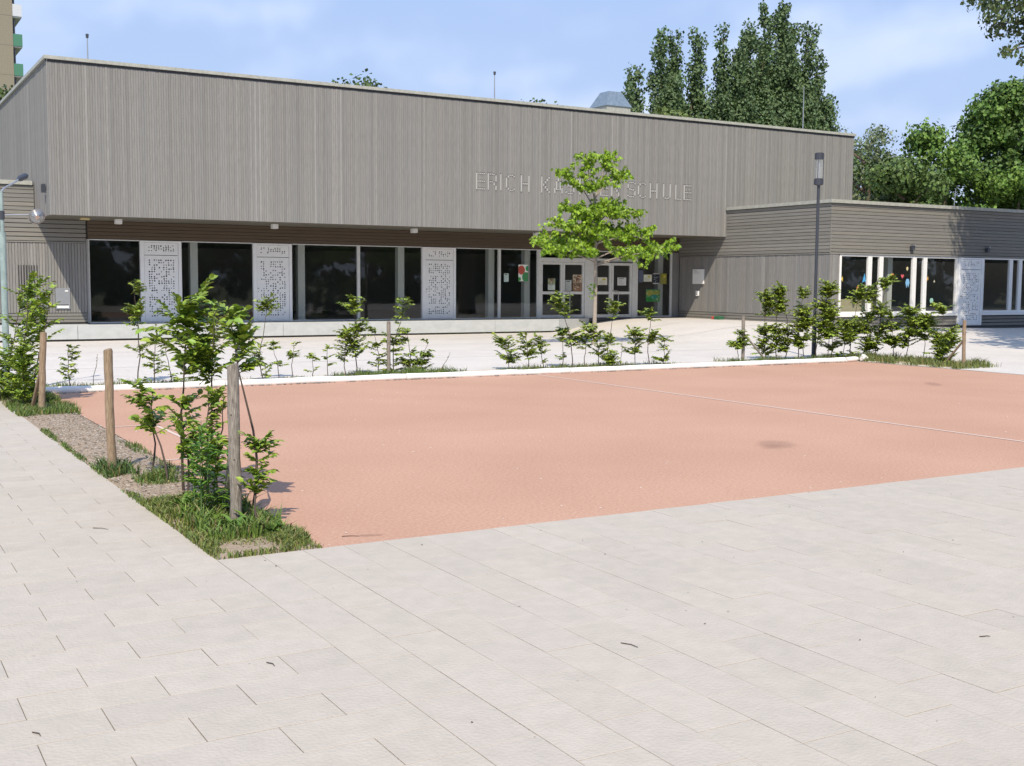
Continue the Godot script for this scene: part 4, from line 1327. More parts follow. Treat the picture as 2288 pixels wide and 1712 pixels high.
func build_near_tree() -> void:
	# an ash beside the court, its trunk outside the picture; its branches hang into the upper right corner and shade the wing
	var t := thing("overhanging_tree", "large tree whose leafy branches hang into the upper right corner", "tree", "", Vector3(33.2, 0, -19.5))
	var w := MB.new()
	limbs(w, Vector3(0, -0.2, 0), Vector3(-0.4, 6.0, 0), 0.42, 0.30, 10)
	limbs(w, Vector3(-0.4, 5.8, 0), Vector3(0.2, 14, 0.5), 0.30, 0.06, 8)
	var lobes: Array = []
	for i in 84:
		var k := rng.randf()
		var y := lerpf(6.6, 15.5, k)
		var a := rnd(0, TAU)
		var reach := 5.8 * sqrt(maxf(0.05, 1.0 - pow((k - 0.4) / 0.68, 2.0)))
		var rr := reach * sqrt(rng.randf())
		var c := Vector3(cos(a) * rr, y, sin(a) * rr)
		if c.x < -4.4 - 1.35 * c.z:   # lobes that would reach into the view are left out
			continue
		var r := rnd(0.9, 1.5)
		lobes.append([c, Vector3(r, r * 0.75, r)])
		if i % 2 == 0:
			limbs(w, Vector3(-0.2, maxf(4.0, y - rr * 0.8), 0), c, 0.09, 0.02, 5)
	# the hanging boughs seen in the corner
	for q in [[-8.7, 8.7, 0.0, 0.40], [-8.3, 8.4, 0.2, 0.45], [-7.9, 8.8, 0.0, 0.55], [-7.6, 8.2, -0.2, 0.50], [-7.2, 8.7, 0.2, 0.65], [-7.45, 7.55, 0.0, 0.30], [-6.8, 8.2, 0.0, 0.60], [-6.5, 7.5, 0.1, 0.50], [-6.3, 8.6, 0.2, 0.80], [-6.1, 7.0, 0.0, 0.45], [-5.9, 6.4, 0.0, 0.38], [-7.0, 9.6, 0.4, 0.9], [-8.0, 9.6, 0.2, 0.7]]:
		lobes.append([Vector3(q[0], q[1], q[2]), Vector3(q[3], q[3] * 0.7, q[3])])
		limbs(w, Vector3(-2.5, q[1] + 1.2, 0), Vector3(q[0], q[1], q[2]), 0.06, 0.015, 5)
	for i in 34:
		var c := Vector3(rnd(-4.0, 3.0), rnd(10.5, 14.8), rnd(-0.8, 1.4))
		lobes.append([c, Vector3(1.1, 0.9, 1.1)])
	for i in 26:
		var c := Vector3(rnd(-3.6, 0.8), rnd(9.5, 14.5), rnd(-0.6, 3.0))
		lobes.append([c, Vector3(1.2, 0.9, 1.2)])
	for i in 18:
		var c := Vector3(rnd(-5.0, -1.5), rnd(6.8, 8.8), rnd(0.8, 4.0))
		lobes.append([c, Vector3(1.0, 0.7, 1.0)])
		limbs(w, Vector3(-0.3, 5.6, 0), c, 0.07, 0.02, 5)
	put("trunk", w, M.bark, t)
	put("crown", crown_mesh(lobes, 900.0, 0.12, Color(0.055, 0.095, 0.034), 0.6), M.far_leaves, t)

	broad_tree("court_side_tree", "tree outside the right edge whose shade falls before the wing", "", Vector3(28.5, 0, -14.0), 11.5, 9.0, 40, 45.0, 0.3, Color(0.055, 0.1, 0.03), 0.5)

# ------------------------------------------------------------------ kerb, lamps, posts
func build_kerb() -> void:
	var t := thing("white_kerb", "white painted beam edging the far side of the red court", "kerb", "", Vector3(0, 0, KERB_Z))
	var xs := [2.35, 5.2, 8.3, 11.6, 14.4, 16.3, 17.75, 18.62]
	for i in xs.size() - 1:
		var b := MB.new()
		var pts: Array = []
		var rad: Array = []
		var x0: float = xs[i] + 0.008
		var x1: float = xs[i + 1] - 0.008
		var n := maxi(4, int((x1 - x0) / 0.25))
		for k in n + 1:
			pts.append(Vector3(lerpf(x0, x1, k / float(n)), 0.038 + rnd(-0.004, 0.004), rnd(-0.008, 0.008)))
			rad.append(0.062 + rnd(-0.004, 0.004))
		b.tube(pts, rad, 9)
		put("beam", b, M.paint, t)
	var br := MB.new()
	br.tube([Vector3(18.66, 0.045, 0.0), Vector3(18.95, 0.05, -0.03), Vector3(19.05, 0.055, -0.05)], [0.055, 0.06, 0.045], 8)
	put("beam", br, M.paint, t)
	var cr := MB.new()  # soil crumbs, their dark colour also painting the gap shadow under the beam
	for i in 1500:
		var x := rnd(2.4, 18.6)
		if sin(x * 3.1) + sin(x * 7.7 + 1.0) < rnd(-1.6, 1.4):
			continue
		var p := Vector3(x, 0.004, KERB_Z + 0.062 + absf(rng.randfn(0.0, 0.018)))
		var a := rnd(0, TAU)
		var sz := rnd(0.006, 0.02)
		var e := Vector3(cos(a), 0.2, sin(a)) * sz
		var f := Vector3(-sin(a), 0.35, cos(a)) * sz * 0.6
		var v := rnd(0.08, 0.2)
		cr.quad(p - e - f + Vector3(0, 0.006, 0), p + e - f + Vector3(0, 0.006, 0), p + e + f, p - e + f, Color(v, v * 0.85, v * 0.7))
	var foot_line := put("soil_and_gap_shadow", cr, M.plain)
	tag(foot_line, "dark soil crumbs and painted gap shadow along the foot of the white kerb", "soil")
	stuff(foot_line)
	var st := MB.new()
	st.tube([Vector3(19.10, 0.05, 0.02), Vector3(19.20, 0.075, -0.02), Vector3(19.30, 0.045, 0.0)], [0.04, 0.085, 0.05], 7)
	put("end_stone", st, M.paint, t)

func build_lamps() -> void:
	var t := thing("park_lamp", "slim dark lamp post with a cylindrical glass head before the wing", "lamp post", "", Vector3(19.05, 0, -19.18))
	var b := MB.new()
	b.tube([Vector3(0, -0.05, 0), Vector3(0, 0.75, 0), Vector3(0, 0.80, 0), Vector3(0, 3.86, 0)], [0.052, 0.052, 0.036, 0.034], 14)
	put("shaft", b, M.anthracite, t)
	var c := MB.new()
	c.tube([Vector3(0, 3.85, 0), Vector3(0, 3.87, 0), Vector3(0, 3.98, 0), Vector3(0, 4.0, 0)], [0.05, 0.105, 0.105, 0.09], 18)
	put("lower_collar", c, M.anthracite, t)
	var g := MB.new()
	g.tube([Vector3(0, 4.0, 0), Vector3(0, 4.42, 0)], [0.085, 0.085], 18, Color.WHITE, false)
	put("glass_cylinder", g, M.clear, t)
	var l := MB.new()
	l.tube([Vector3(0, 4.0, 0), Vector3(0, 4.42, 0)], [0.028, 0.028], 10)
	put("lamp_tube", l, M.steel, t)
	for a in 3:
		var r := MB.new()
		var o := Vector3(cos(a * TAU / 3 + 0.5), 0, sin(a * TAU / 3 + 0.5)) * 0.095
		r.tube([o + Vector3(0, 3.99, 0), o + Vector3(0, 4.43, 0)], [0.007, 0.007], 5)
		put("rod", r, M.anthracite, t)
	var h := MB.new()
	h.tube([Vector3(0, 4.42, 0), Vector3(0, 4.43, 0), Vector3(0, 4.55, 0), Vector3(0, 4.565, 0)], [0.09, 0.102, 0.102, 0.085], 18)
	put("cap", h, M.anthracite, t)

	var p := thing("bowl_lamp_post", "galvanised lamp post at the picture's left edge with a round bowl lamp", "lamp post", "", Vector3(2.10, 0, -18.1))
	var s := MB.new()
	s.tube([Vector3(0, -0.05, 0), Vector3(0, 2.30, 0), Vector3(0, 2.34, 0), Vector3(0.0, 2.9, 0)], [0.046, 0.044, 0.026, 0.022], 14)
	put("shaft", s, M.galv, p)
	var col := MB.new()
	col.tube([Vector3(0, 2.50, 0), Vector3(0, 2.62, 0)], [0.036, 0.036], 12)
	put("clamp", col, M.anthracite, p)
	var arm := MB.new()
	arm.tube([Vector3(0.03, 2.56, 0), Vector3(0.40, 2.575, 0)], [0.014, 0.014], 8)
	put("arm", arm, M.steel, p)
	var bowl := MB.new()
	var ax := Vector3(0.10, -0.45, 0.88).normalized()
	var c0 := Vector3(0.46, 2.555, 0.02)
	bowl.tube([c0 - ax * 0.06, c0 - ax * 0.055, c0 - ax * 0.02, c0 + ax * 0.005, c0 + ax * 0.012], [0.02, 0.06, 0.105, 0.122, 0.118], 20)
	put("bowl", bowl, M.steel, p)
	var ln := MB.new()
	ln.tube([c0 + ax * 0.012, c0 + ax * 0.025, c0 + ax * 0.033], [0.112, 0.085, 0.03], 20)
	put("lens", ln, mat(lin(0.62, 0.62, 0.62), 0.22, 0.8), p)
	var ua := MB.new()
	ua.tube([Vector3(0, 2.88, 0), Vector3(0.04, 2.94, -0.05), Vector3(0.20, 3.04, -0.22), Vector3(0.30, 3.12, -0.34)], [0.018, 0.016, 0.014, 0.014], 8)
	put("arm", ua, M.steel, p)
	var ub := MB.new()
	ub.tube([Vector3(0.26, 3.09, -0.30), Vector3(0.30, 3.115, -0.35), Vector3(0.38, 3.16, -0.45), Vector3(0.42, 3.18, -0.50)], [0.02, 0.045, 0.05, 0.02], 10)
	put("bowl", ub, M.anthracite, p)

func post(label: String, base: Vector3, top: Vector3, r: float, m: Material, brace := Vector3.ZERO, brace_top := 0.6) -> void:
	var t := thing("timber_post", label, "post", "timber posts along the hedge", base)
	var b := MB.new()
	var tip := top - base
	var pts: Array = []
	var rad: Array = []
	for i in 9:
		var k := i / 8.0
		pts.append(Vector3(0, -0.15, 0).lerp(tip, k) + Vector3(rnd(-1, 1), 0, rnd(-1, 1)) * 0.004)
		rad.append(r * rnd(0.96, 1.03))
	pts.append(tip + tip.normalized() * 0.012)
	rad.append(r * 0.86)
	b.tube(pts, rad, 14)
	put("pole", b, m, t)
	if r > 0.039 and m == M.post:
		for q in [[0.70, 0.4], [0.42, 0.1]]:
			var k := MB.new()
			var a: float = 1.9 + q[1]
			var c: Vector3 = tip * q[0] + Vector3(cos(a), 0, sin(a)) * r * 0.97
			k.tube([c - Vector3(cos(a), 0, sin(a)) * 0.01, c + Vector3(cos(a), 0, sin(a)) * 0.003], [0.008, 0.006], 6)
			put("knot", k, M.twig, t)
	if brace != Vector3.ZERO:
		var s := MB.new()
		s.tube([brace - base, tip * brace_top + (brace - base) * 0.04], [r * 0.62, r * 0.6], 9)
		put("brace", s, m, t)

func build_posts() -> void:
	post("weathered grey timber post at the near corner of the planted strip", Vector3(2.29, 0, -7.62), Vector3(2.275, 1.08, -7.62), 0.040, M.post, Vector3(2.33, 0.0, -8.05), 0.55)
	post("brown timber post standing in bare soil halfway along the strip", Vector3(1.98, 0, -10.14), Vector3(1.965, 1.055, -10.14), 0.037, M.post_brown)
	post("timber post beside the leafy bush at the strip's far corner", Vector3(2.17, 0, -15.43), Vector3(2.225, 0.98, -15.43), 0.040, M.post_brown, Vector3(2.14, 0.0, -15.95), 0.6)
	post("timber post half hidden among saplings behind the white kerb", Vector3(8.40, 0, -18.75), Vector3(8.40, 0.94, -18.75), 0.034, M.post)
	post("braced timber post left of the lamp post behind the kerb", Vector3(16.41, 0, -18.55), Vector3(16.39, 0.97, -18.55), 0.036, M.post, Vector3(17.0, 0, -18.45), 0.62)
	post("braced timber post at the hedge's right end beside the court corner", Vector3(19.54, 0, -15.53), Vector3(19.52, 0.94, -15.53), 0.036, M.post_brown, Vector3(19.55, 0, -16.05), 0.58)

# ------------------------------------------------------------------ hedge
func build_hedge() -> void:
	# base x, base z, top x, top y, side shoots, reach, bare share, leaf bands
	var rows := [
		[3.00, -18.33, 2.97, 0.65, 14, 0.17, 0.15], [4.12, -19.0, 4.15, 1.65, 30, 0.22, 0.05], [4.24, -18.23, 4.23, 0.96, 16, 0.17, 0.15], [4.52, -18.35, 4.40, 0.73, 7, 0.16, 0.2],
		[6.08, -18.61, 6.10, 1.35, 26, 0.24, 0.05, [Vector2(0.05, 0.45), Vector2(0.78, 1.0)]], [6.32, -18.59, 6.28, 0.63, 8, 0.15, 0.2], [6.60, -18.66, 6.63, 0.62, 8, 0.15, 0.2],
		[6.88, -18.42, 6.86, 0.41, 6, 0.13, 0.3], [7.18, -18.58, 7.22, 0.54, 6, 0.14, 0.5], [7.62, -18.79, 7.57, 0.79, 20, 0.20, 0.3], [7.86, -18.88, 7.80, 1.38, 38, 0.30, 0.1, [Vector2(0.25, 0.5), Vector2(0.55, 0.68), Vector2(0.78, 1.0)]],
		[8.28, -19.0, 8.29, 0.81, 18, 0.20, 0.05], [8.61, -18.97, 8.75, 1.34, 40, 0.24, 0.05], [8.89, -18.95, 8.86, 0.82, 20, 0.20, 0.05], [9.06, -18.86, 9.18, 0.60, 22, 0.24, 0.05],
		[10.98, -18.95, 10.86, 0.56, 26, 0.30, 0.05], [11.36, -18.85, 11.25, 0.69, 18, 0.24, 0.35], [11.63, -18.73, 11.55, 0.63, 16, 0.20, 0.1], [12.12, -18.9, 12.15, 0.76, 14, 0.18, 0.2],
		[12.23, -18.7, 12.0, 1.40, 34, 0.34, 0.3, [Vector2(0.32, 0.5), Vector2(0.72, 1.0), Vector2(0.78, 0.95)]], [12.44, -18.6, 12.56, 0.83, 20, 0.22, 0.35], [12.73, -18.59, 12.74, 0.68, 16, 0.22, 0.3],
		[12.98, -18.61, 13.16, 1.30, 26, 0.24, 0.3, [Vector2(0.36, 0.52), Vector2(0.75, 1.0)]], [12.87, -18.4, 12.87, 0.34, 22, 0.22, 0.05], [13.56, -18.47, 13.55, 0.72, 24, 0.26, 0.25], [14.07, -18.63, 13.95, 1.13, 22, 0.24, 0.3, [Vector2(0.4, 0.6), Vector2(0.8, 1.0)]], [14.29, -18.53, 14.34, 0.54, 16, 0.20, 0.05],
		[16.30, -18.57, 16.33, 0.67, 24, 0.24, 0.02], [17.37, -18.87, 17.25, 1.45, 44, 0.30, 0.12, [Vector2(0.1, 0.5), Vector2(0.66, 1.0)]], [17.57, -18.78, 17.48, 1.53, 36, 0.28, 0.12, [Vector2(0.2, 0.5), Vector2(0.66, 1.0)]], [17.72, -18.71, 17.72, 1.59, 36, 0.26, 0.12, [Vector2(0.12, 0.45), Vector2(0.64, 1.0)]],
		[17.90, -18.49, 17.94, 1.53, 40, 0.26, 0.22], [18.05, -18.43, 18.02, 1.13, 36, 0.28, 0.22], [18.45, -18.5, 18.70, 1.67, 46, 0.28, 0.22], [18.72, -18.43, 18.68, 1.22, 38, 0.30, 0.22], [19.0, -18.61, 19.12, 1.12, 32, 0.28, 0.22], [19.13, -18.39, 19.2, 0.83, 28, 0.26, 0.1],
		[19.65, -18.64, 19.78, 1.51, 44, 0.34, 0.06], [20.0, -18.66, 20.20, 1.61, 50, 0.36, 0.05], [20.15, -18.42, 20.42, 1.77, 46, 0.34, 0.05], [20.31, -18.01, 20.2, 1.03, 36, 0.32, 0.05],
		[20.2, -17.58, 20.38, 1.13, 44, 0.34, 0.05], [20.3, -17.22, 20.39, 0.95, 40, 0.34, 0.05], [20.08, -16.7, 20.32, 1.19, 44, 0.34, 0.05], [19.87, -16.22, 19.9, 0.75, 30, 0.28, 0.05],
	]
	for i in rows.size():
		var r: Array = rows[i]
		var h: float = r[3]
		var size := "knee high" if h < 0.6 else "thigh high" if h < 0.9 else "waist high" if h < 1.25 else "chest high"
		var o := {"n": r[4], "reach": r[5], "low": r[6], "leaf": 0.072, "dense": 4.2, "more": 3.1 if r[0] > 16.0 else 1.9}
		if r.size() > 7:
			o["bands"] = r[7]
		sapling("%s leafy sapling, %s from the left in the row behind the white kerb" % [size, ordinal(i)], "saplings behind the white kerb", Vector3(r[0], 0.0, r[1]), Vector3(r[2], h, r[1] + rnd(-0.06, 0.06)), o)
	dead_shoot("short crooked bare shoot left of the hedge's first tall sapling", Vector3(3.36, 0, -18.49), Vector3(3.43, 0.51, -18.49))
	dead_shoot("slanting bare shoot at the gap right of the half hidden post", Vector3(9.39, 0, -18.71), Vector3(9.6, 0.38, -18.71))
	dead_shoot("upright bare shoot in the group before the entrance", Vector3(13.24, 0, -18.48), Vector3(13.24, 0.52, -18.48))
	var flat := func(_x, _z): return 0.012
	grass_patch("thin grass at the foot of the hedge's left part", 2.6, 5.2, -18.9, KERB_Z - 0.08, 1300, 0.10, flat)
	grass_patch("grass tuft at the foot of the saplings around the half hidden post", 7.4, 9.6, -19.05, KERB_Z - 0.1, 2200, 0.17, flat)
	grass_patch("thin grass beneath the short saplings left of the half hidden post", 5.6, 7.4, -18.9, KERB_Z - 0.1, 500, 0.07, flat)
	grass_patch("grass at the foot of the saplings before the entrance", 10.7, 14.6, -19.05, KERB_Z - 0.1, 2600, 0.12, flat, Color(0.075, 0.125, 0.032))
	grass_patch("grass along the foot of the right hedge group", 16.0, 19.4, -19.05, KERB_Z - 0.1, 2600, 0.13, flat)
	grass_patch("long grass around the court's far right corner", 19.1, 20.4, -18.6, -15.3, 4200, 0.17, flat, Color(0.095, 0.145, 0.042))

func near_sapling(label: String, base: Vector3, top: Vector3, n: int, reach: float, low: float, bands: Array, leaf := 0.075) -> void:
	var o := {"leaf": leaf * 1.12, "dense": 4.0, "thick": 0.009, "n": n, "reach": reach, "low": low, "bands": bands, "rise": 0.35, "green": Color(0.160, 0.270, 0.036), "tip": 10}
	sapling(label, "saplings in the near planted strip", base, top, o)

func build_near_plants() -> void:
	near_sapling("sapling with a bare dark stem directly behind the near grey post", Vector3(2.50, 0, -7.98), Vector3(2.44, 1.46, -8.0), 30, 0.24, 0.60, [Vector2(0.66, 1.0), Vector2(0.7, 0.9)], 0.066)
	near_sapling("tall sapling with a spreading crown left of the near grey post", Vector3(2.30, 0, -9.03), Vector3(2.26, 1.48, -8.78), 44, 0.36, 0.5, [Vector2(0.62, 0.98), Vector2(0.64, 0.80), Vector2(0.8, 1.0)], 0.066)
	near_sapling("thin sapling sharing the spreading crown, behind the weeds", Vector3(2.36, 0, -8.78), Vector3(2.46, 1.42, -8.55), 30, 0.30, 0.5, [Vector2(0.62, 0.98), Vector2(0.64, 0.8)], 0.064)
	near_sapling("bushy leafy sapling low in the middle of the near cluster", Vector3(2.34, 0, -8.50), Vector3(2.34, 0.84, -8.50), 34, 0.20, 0.2, [Vector2(0.22, 1.0)], 0.06)
	near_sapling("bushy sapling between the weeds and the crossing stems", Vector3(2.28, 0, -8.88), Vector3(2.26, 0.76, -8.85), 26, 0.22, 0.3, [Vector2(0.3, 1.0)], 0.06)
	near_sapling("leaning sapling with crossed stem, nearer the brown post", Vector3(2.24, 0, -9.89), Vector3(2.26, 0.73, -9.75), 14, 0.18, 0.5, [Vector2(0.55, 1.0)], 0.062)
	near_sapling("leaning sapling crossing its neighbour's stem in bare soil", Vector3(2.27, 0, -9.46), Vector3(2.20, 0.76, -9.8), 15, 0.20, 0.5, [Vector2(0.5, 1.0)], 0.062)
	near_sapling("short leafy shoot to the right of the near grey post", Vector3(2.37, 0, -7.34), Vector3(2.40, 0.56, -7.60), 30, 0.16, 0.35, [Vector2(0.42, 1.0)], 0.05)
	near_sapling("cut stem with few leaves behind the weeds", Vector3(2.42, 0, -8.45), Vector3(2.43, 0.80, -8.45), 7, 0.10, 0.5, [Vector2(0.3, 0.6)], 0.05)
	# the bush at the far left corner
	near_sapling("tall bush stem at the strip's far corner, nearest the bowl lamp post", Vector3(2.04, 0, -17.2), Vector3(2.16, 1.50, -17.2), 60, 0.36, 0.1, [Vector2(0.3, 1.0), Vector2(0.05, 0.4)], 0.062)
	near_sapling("tall bush stem at the strip's far corner, in the middle of the clump", Vector3(2.10, 0, -16.7), Vector3(2.24, 1.62, -16.7), 62, 0.36, 0.1, [Vector2(0.35, 1.0), Vector2(0.05, 0.45)], 0.062)
	near_sapling("tall bush stem at the strip's far corner, closest to the timber post", Vector3(2.20, 0, -16.32), Vector3(2.44, 1.48, -16.4), 54, 0.34, 0.1, [Vector2(0.45, 1.0), Vector2(0.05, 0.3)], 0.062)
	near_sapling("low bush in front of the clump at the strip's far corner", Vector3(2.05, 0, -16.0), Vector3(2.05, 0.72, -16.0), 46, 0.26, 0.05, [Vector2(0.1, 1.0)], 0.06)
	# weeds: upright stems with lance leaves
	for i in 7:
		var base := Vector3(2.20 + rnd(-0.10, 0.12), 0, -7.95 + rnd(-0.22, 0.22))
		var h: float = rnd(0.42, 0.68)
		var t := thing("tall_weed", "tall green weed with lance shaped leaves beside the near grey post", "weed", "weeds beside the near post", base)
		var st := MB.new()
		var tip := Vector3(rnd(-0.05, 0.05), h, rnd(-0.05, 0.05))
		st.tube([Vector3(0, -0.03, 0), tip * 0.5, tip], [0.005, 0.004, 0.002], 5, Color(0.10, 0.17, 0.05))
		put("stem", st, M.grass, t)
		var lf := MB.new()
		for j in 46:
			var k := rnd(0.12, 1.0)
			var a := rnd(0, TAU)
			lf.leaf(tip * k, Vector3(cos(a), rnd(0.1, 0.8), sin(a)).normalized(), Vector3.UP + dir3() * 0.3, rnd(0.07, 0.12), rnd(0.018, 0.03), green(Color(0.085, 0.20, 0.022), 0.22, 0.35))
		put("foliage", lf, M.leaves, t)
	for q in [[2.12, -7.62], [2.22, -7.42], [2.34, -7.50], [2.06, -7.9], [2.38, -7.2], [2.1, -8.35]]:
		var t := thing("rosette_weed", "broad leaved rosette weed in the near corner's grass", "weed", "rosette weeds in the near corner", Vector3(q[0], 0.01, q[1]))
		var lf := MB.new()
		for j in 16:
			var a := rnd(0, TAU)
			lf.leaf(Vector3(0, 0.01, 0), Vector3(cos(a), rnd(0.3, 1.3), sin(a)).normalized(), Vector3.UP, rnd(0.09, 0.16), rnd(0.03, 0.045), green(Color(0.09, 0.19, 0.03), 0.25, 0.3))
		put("foliage", lf, M.leaves, t)
	var flat := func(_x, _z): return 0.012
	grass_patch("dense grass and weeds covering the near end of the planted strip", STRIP_L - 0.01, COURT_L + 0.02, -8.7, COURT_N + 0.01, 8500, 0.07, flat, Color(0.095, 0.150, 0.040))
	grass_patch("longer grass clumps round the foot of the near grey post", 1.98, 2.50, -8.2, -7.1, 1500, 0.17, flat, Color(0.085, 0.165, 0.034))
	grass_patch("small grass tuft at the crossing stems", 2.05, 2.36, -9.75, -9.35, 700, 0.12, flat)
	grass_patch("small grass tuft at the brown post's foot", 1.90, 2.16, -10.5, -9.95, 420, 0.15, flat, Color(0.05, 0.11, 0.03))
	grass_patch("thin line of grass along the strip's court edge", 2.42, 2.56, -12.2, -8.7, 420, 0.06, flat)
	grass_patch("thin line of moss and grass along the paving edge", 1.87, 1.94, -13.5, -8.4, 900, 0.045, flat)
	grass_patch("grass round the bush at the strip's far corner", 1.84, 2.56, -17.9, -14.9, 4600, 0.12, flat)
	# chips and pebbles on the bare soil
	var ch := MB.new()
	for i in 3200:
		var p := Vector3(rnd(STRIP_L + 0.02, COURT_L - 0.02), 0.018, rnd(-15.2, -8.6))
		var a := rnd(0, TAU)
		var d := Vector3(cos(a), rnd(-0.1, 0.25), sin(a))
		var s := rnd(0.004, 0.014)
		var v := rnd(0.20, 0.40)
		var e := d.cross(Vector3.UP).normalized()
		var col := Color(v, v * 0.88, v * 0.74)
		ch.quad(p - d * s - e * s * 0.4, p + d * s - e * s * 0.4, p + d * s * 0.8 + e * s * 0.4 + Vector3(0, 0.004, 0), p - d * s + e * s * 0.4 + Vector3(0, 0.006, 0), col)
	var o := put("bark_chips", ch, M.plain)
	tag(o, "pale bark chips and pebbles scattered over the bare soil strip", "chips")
	stuff(o)

# ------------------------------------------------------------------ the young maple before the entrance
func build_young_tree() -> void:
	var gx := 17.70
	var gz := -26.0
	var g := gh(gx, gz)
	var t := thing("young_maple", "young maple with bright yellow green leaves before the school entrance", "tree", "", Vector3(gx, g, gz))
	var w := MB.new()
	var trunk := [Vector3(0, -0.1, 0), Vector3(0.02, 0.8, 0), Vector3(0.03, 1.7, 0.0), Vector3(0.0, 2.5, 0.02), Vector3(0.03, 3.2, 0), Vector3(-0.02, 3.9, 0.0), Vector3(0.25, 4.4, 0), Vector3(0.50, 5.0, 0.0)]
	w.tube(trunk, [0.062, 0.056, 0.05, 0.042, 0.034, 0.026, 0.016, 0.007], 9)
	var lf := MB.new()
	# boughs: from height, tip offset, droop, leaves
	var boughs := [
		[2.2, Vector3(-1.75, 2.05, 0.25)], [2.4, Vector3(-1.55, 2.55, -0.4)], [2.15, Vector3(2.65, 2.38, 0.1)], [2.1, Vector3(1.55, 1.98, 0.5)], [2.2, Vector3(-0.75, 1.95, 0.8)], [2.3, Vector3(0.7, 2.1, 0.9)], [2.3, Vector3(0.2, 2.0, -0.8)],
		[2.7, Vector3(-1.3, 3.15, 0.3)], [2.7, Vector3(-1.2, 2.85, -0.5)], [2.8, Vector3(1.75, 3.05, 0.1)], [2.7, Vector3(1.2, 2.75, 0.6)], [2.9, Vector3(0.9, 2.95, -0.7)], [2.8, Vector3(-0.3, 2.8, 0.9)],
		[3.1, Vector3(-1.15, 3.65, 0.0)], [3.2, Vector3(1.35, 3.55, 0.2)], [3.2, Vector3(0.9, 3.75, -0.4)], [3.1, Vector3(-0.5, 3.45, 0.6)], [3.2, Vector3(0.3, 3.5, 0.6)],
		[3.6, Vector3(-0.95, 4.55, 0.0)], [3.8, Vector3(-0.45, 4.95, 0.05)], [3.6, Vector3(-0.3, 4.25, 0.35)], [3.9, Vector3(0.50, 5.05, 0)], [4.0, Vector3(0.8, 4.55, 0.1)], [3.8, Vector3(0.15, 4.25, -0.3)], [2.5, Vector3(-0.9, 2.35, 0.5)],
	]
	for i in 9:
		var yb := rnd(2.5, 3.9)
		var ln := lerpf(1.35, 0.5, (yb - 2.15) / 1.75) * rnd(0.6, 1.0)
		var an := rnd(0, TAU)
		boughs.append([yb, Vector3(cos(an) * ln, yb + ln * rnd(0.0, 0.45), sin(an) * ln * 0.8)])
	for q in boughs:
		var y0: float = q[0]
		var tip: Vector3 = q[1] + Vector3(0, clampf((2.9 - q[1].y) * 0.5, 0.0, 0.42), 0)
		var start := _along(trunk, clampf((y0 + 0.1) / 5.1, 0, 0.95))
		for p in trunk.size() - 1:
			if trunk[p].y <= y0 and trunk[p + 1].y > y0:
				start = (trunk[p] as Vector3).lerp(trunk[p + 1], (y0 - trunk[p].y) / (trunk[p + 1].y - trunk[p].y))
		var mid := start.lerp(tip, 0.55) + Vector3(0, 0.14, 0)
		var path := [start, start.lerp(mid, 0.5), mid, mid.lerp(tip, 0.5) + Vector3(0, 0.05, 0), tip]
		w.tube(path, [0.022, 0.017, 0.013, 0.009, 0.004], 5, Color.WHITE, false)
		var reach := start.distance_to(tip)
		for j in int(8 + reach * 9):
			var k := rnd(0.35, 1.0)
			var p := _along(path, k)
			var sd := (dir3() * Vector3(1, 0.45, 1) + (tip - start).normalized() * 0.5).normalized()
			var e := p + sd * rnd(0.12, 0.42)
			w.tube([p, p.lerp(e, 0.5) + Vector3(0, 0.02, 0), e], [0.005, 0.004, 0.002], 3, Color.WHITE, false)
			for l in 17:
				var at := p.lerp(e, rnd(0.3, 1.05)) + dir3() * 0.05
				_maple_leaf(lf, at, rnd(0.075, 0.13))
	for j in 24:
		_maple_leaf(lf, Vector3(-0.08 + rnd(-0.12, 0.08), 1.45 + rnd(-0.25, 0.25), 0.05 + rnd(-0.08, 0.08)), rnd(0.06, 0.1))
	put("trunk", w, M.young_bark, t)
	put("crown", lf, M.maple, t)

func _maple_leaf(b: MB, at: Vector3, s: float) -> void:
	# a hanging five lobed leaf
	var d := (Vector3(rnd(-1, 1), rnd(-1.6, -0.1), rnd(-1, 1))).normalized()
	var side := d.cross(dir3()).normalized()
	var col := green(Color(0.165, 0.305, 0.020), 0.30, 0.35)
	var up := side.cross(d)
	var heart := at + d * s * 0.30
	var pts := [at, at + d * s * 0.12 + side * s * 0.40, at + d * s * 0.36 + side * s * 0.24, at + d * s * 0.70 + side * s * 0.42 - up * s * 0.08, at + d * s * 0.62 + side * s * 0.14, at + d * s * 1.05 - up * s * 0.15, at + d * s * 0.62 - side * s * 0.14, at + d * s * 0.70 - side * s * 0.42 - up * s * 0.08, at + d * s * 0.36 - side * s * 0.24, at + d * s * 0.12 - side * s * 0.40]
	for i in 10:
		b.tri(heart + up * s * 0.05, pts[i], pts[(i + 1) % 10], col)

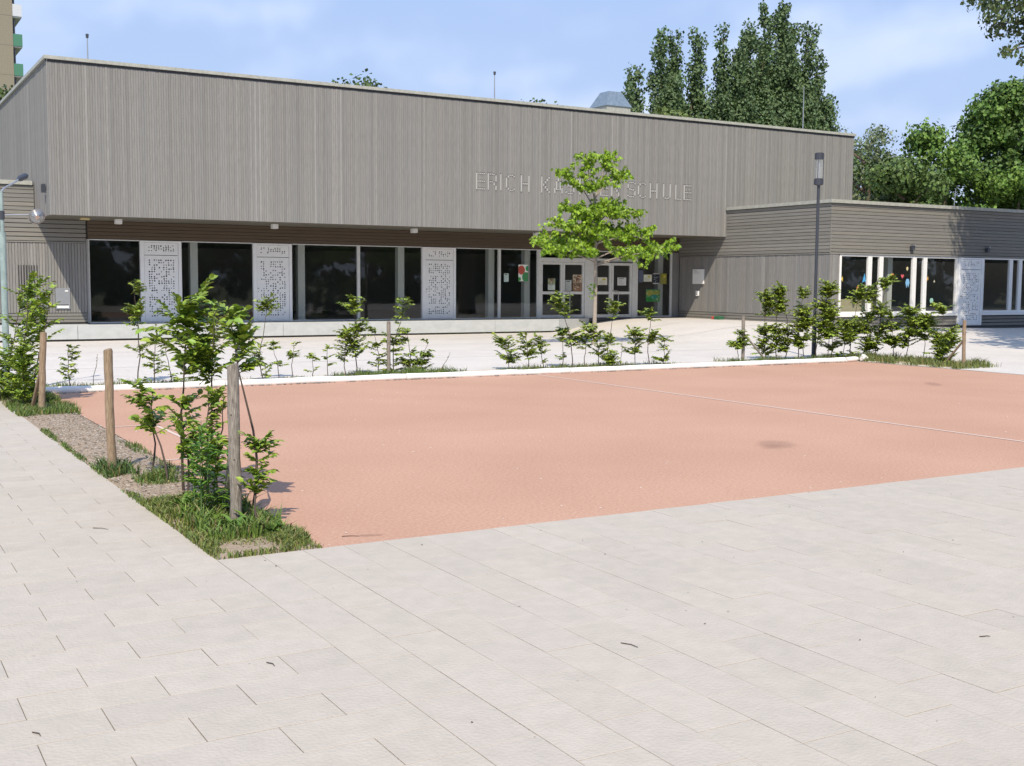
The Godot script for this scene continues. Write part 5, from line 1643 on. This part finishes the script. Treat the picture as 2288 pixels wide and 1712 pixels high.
# ------------------------------------------------------------------ small things
func build_small_things() -> void:
	var t := thing("plastic_toy", "small green and red plastic toy lying at the wing's side wall", "toy", "", Vector3(26.50, gh(26.5, -31.4), -31.4))
	var b := MB.new()
	b.slab(Vector3(-0.10, 0.0, 0.0), Vector3(0.12, 0.12, 0.26), 0.02)
	put("green_box", b, mat(lin(0.03, 0.12, 0.06), 0.5), t)
	var r := MB.new()
	r.slab(Vector3(-0.09, 0.0, -0.15), Vector3(0.10, 0.11, -0.003), 0.02)
	put("red_box", r, mat(lin(0.45, 0.08, 0.06), 0.5), t)
	var twigs := [["dark straight twig lying on the left paving", Vector3(1.42, 0.009, -7.95), Vector3(1.50, 0.009, -7.86)], ["short bent twig on the paving below the strip corner", Vector3(1.55, 0.009, -4.75), Vector3(1.565, 0.009, -4.69)], ["dark leaf stalk on the paving at the bottom left", Vector3(0.56, 0.009, -4.41), Vector3(0.58, 0.009, -4.36)], ["crumbled twig on the paving right of centre", Vector3(3.05, 0.009, -4.23), Vector3(3.08, 0.009, -4.14)], ["thin dry twig on the court beside the grass corner", Vector3(2.78, 0.004, -6.95), Vector3(2.88, 0.004, -6.90)], ["brown twig scrap on the paving near the right edge", Vector3(4.58, 0.009, -3.49), Vector3(4.63, 0.009, -3.47)]]
	for q in twigs:
		var m := MB.new()
		var a: Vector3 = q[1]
		var c: Vector3 = q[2]
		m.tube([a, a.lerp(c, 0.5) + Vector3(0.008, 0.003, 0.004), c], [0.0028, 0.0022, 0.0014], 5)
		tag(put("fallen_twig", m, M.twig), q[0], "twig", "twigs lying on the ground")
	# petals, crumbs and leaf litter
	var pm := MB.new()
	for i in 420:
		var p := Vector3(rnd(COURT_L, COURT_R), 0.005, rnd(KERB_Z, COURT_N))
		var s := rnd(0.003, 0.008)
		var a := rnd(0, TAU)
		var e := Vector3(cos(a), 0.15, sin(a)) * s
		var f := Vector3(-sin(a), 0.1, cos(a)) * s * 0.8
		pm.quad(p - e - f, p + e - f, p + e + f, p - e + f, Color(0.72, 0.70, 0.66))
	var po := put("fallen_petals", pm, M.plain)
	tag(po, "tiny white petals scattered over the red court", "petals")
	stuff(po)
	var lm := MB.new()
	for i in 170:
		var x := rnd(-3.0, 9.5)
		var z := rnd(-12.5, -2.2) if x < STRIP_L else rnd(COURT_N, -2.2)
		var s := rnd(0.002, 0.006)
		var a := rnd(0, TAU)
		var e := Vector3(cos(a), 0.25, sin(a)) * s
		var f := Vector3(-sin(a), 0.2, cos(a)) * s * 0.7
		var p := Vector3(x, 0.010, z)
		var col := Color(0.07, 0.055, 0.04) if rng.randf() < 0.75 else Color(0.6, 0.58, 0.54)
		lm.quad(p - e - f, p + e - f, p + e + f, p - e + f, col)
	var lo := put("leaf_litter", lm, M.plain)
	tag(lo, "dark crumbs and seed husks scattered over the pale paving", "litter")
	stuff(lo)
	var flat := func(x, z): return gh(x, z) + 0.0
	grass_patch("small weeds in the gap below the concrete ledge", 13.0, 20.6, -32.66, -32.56, 150, 0.10, flat)
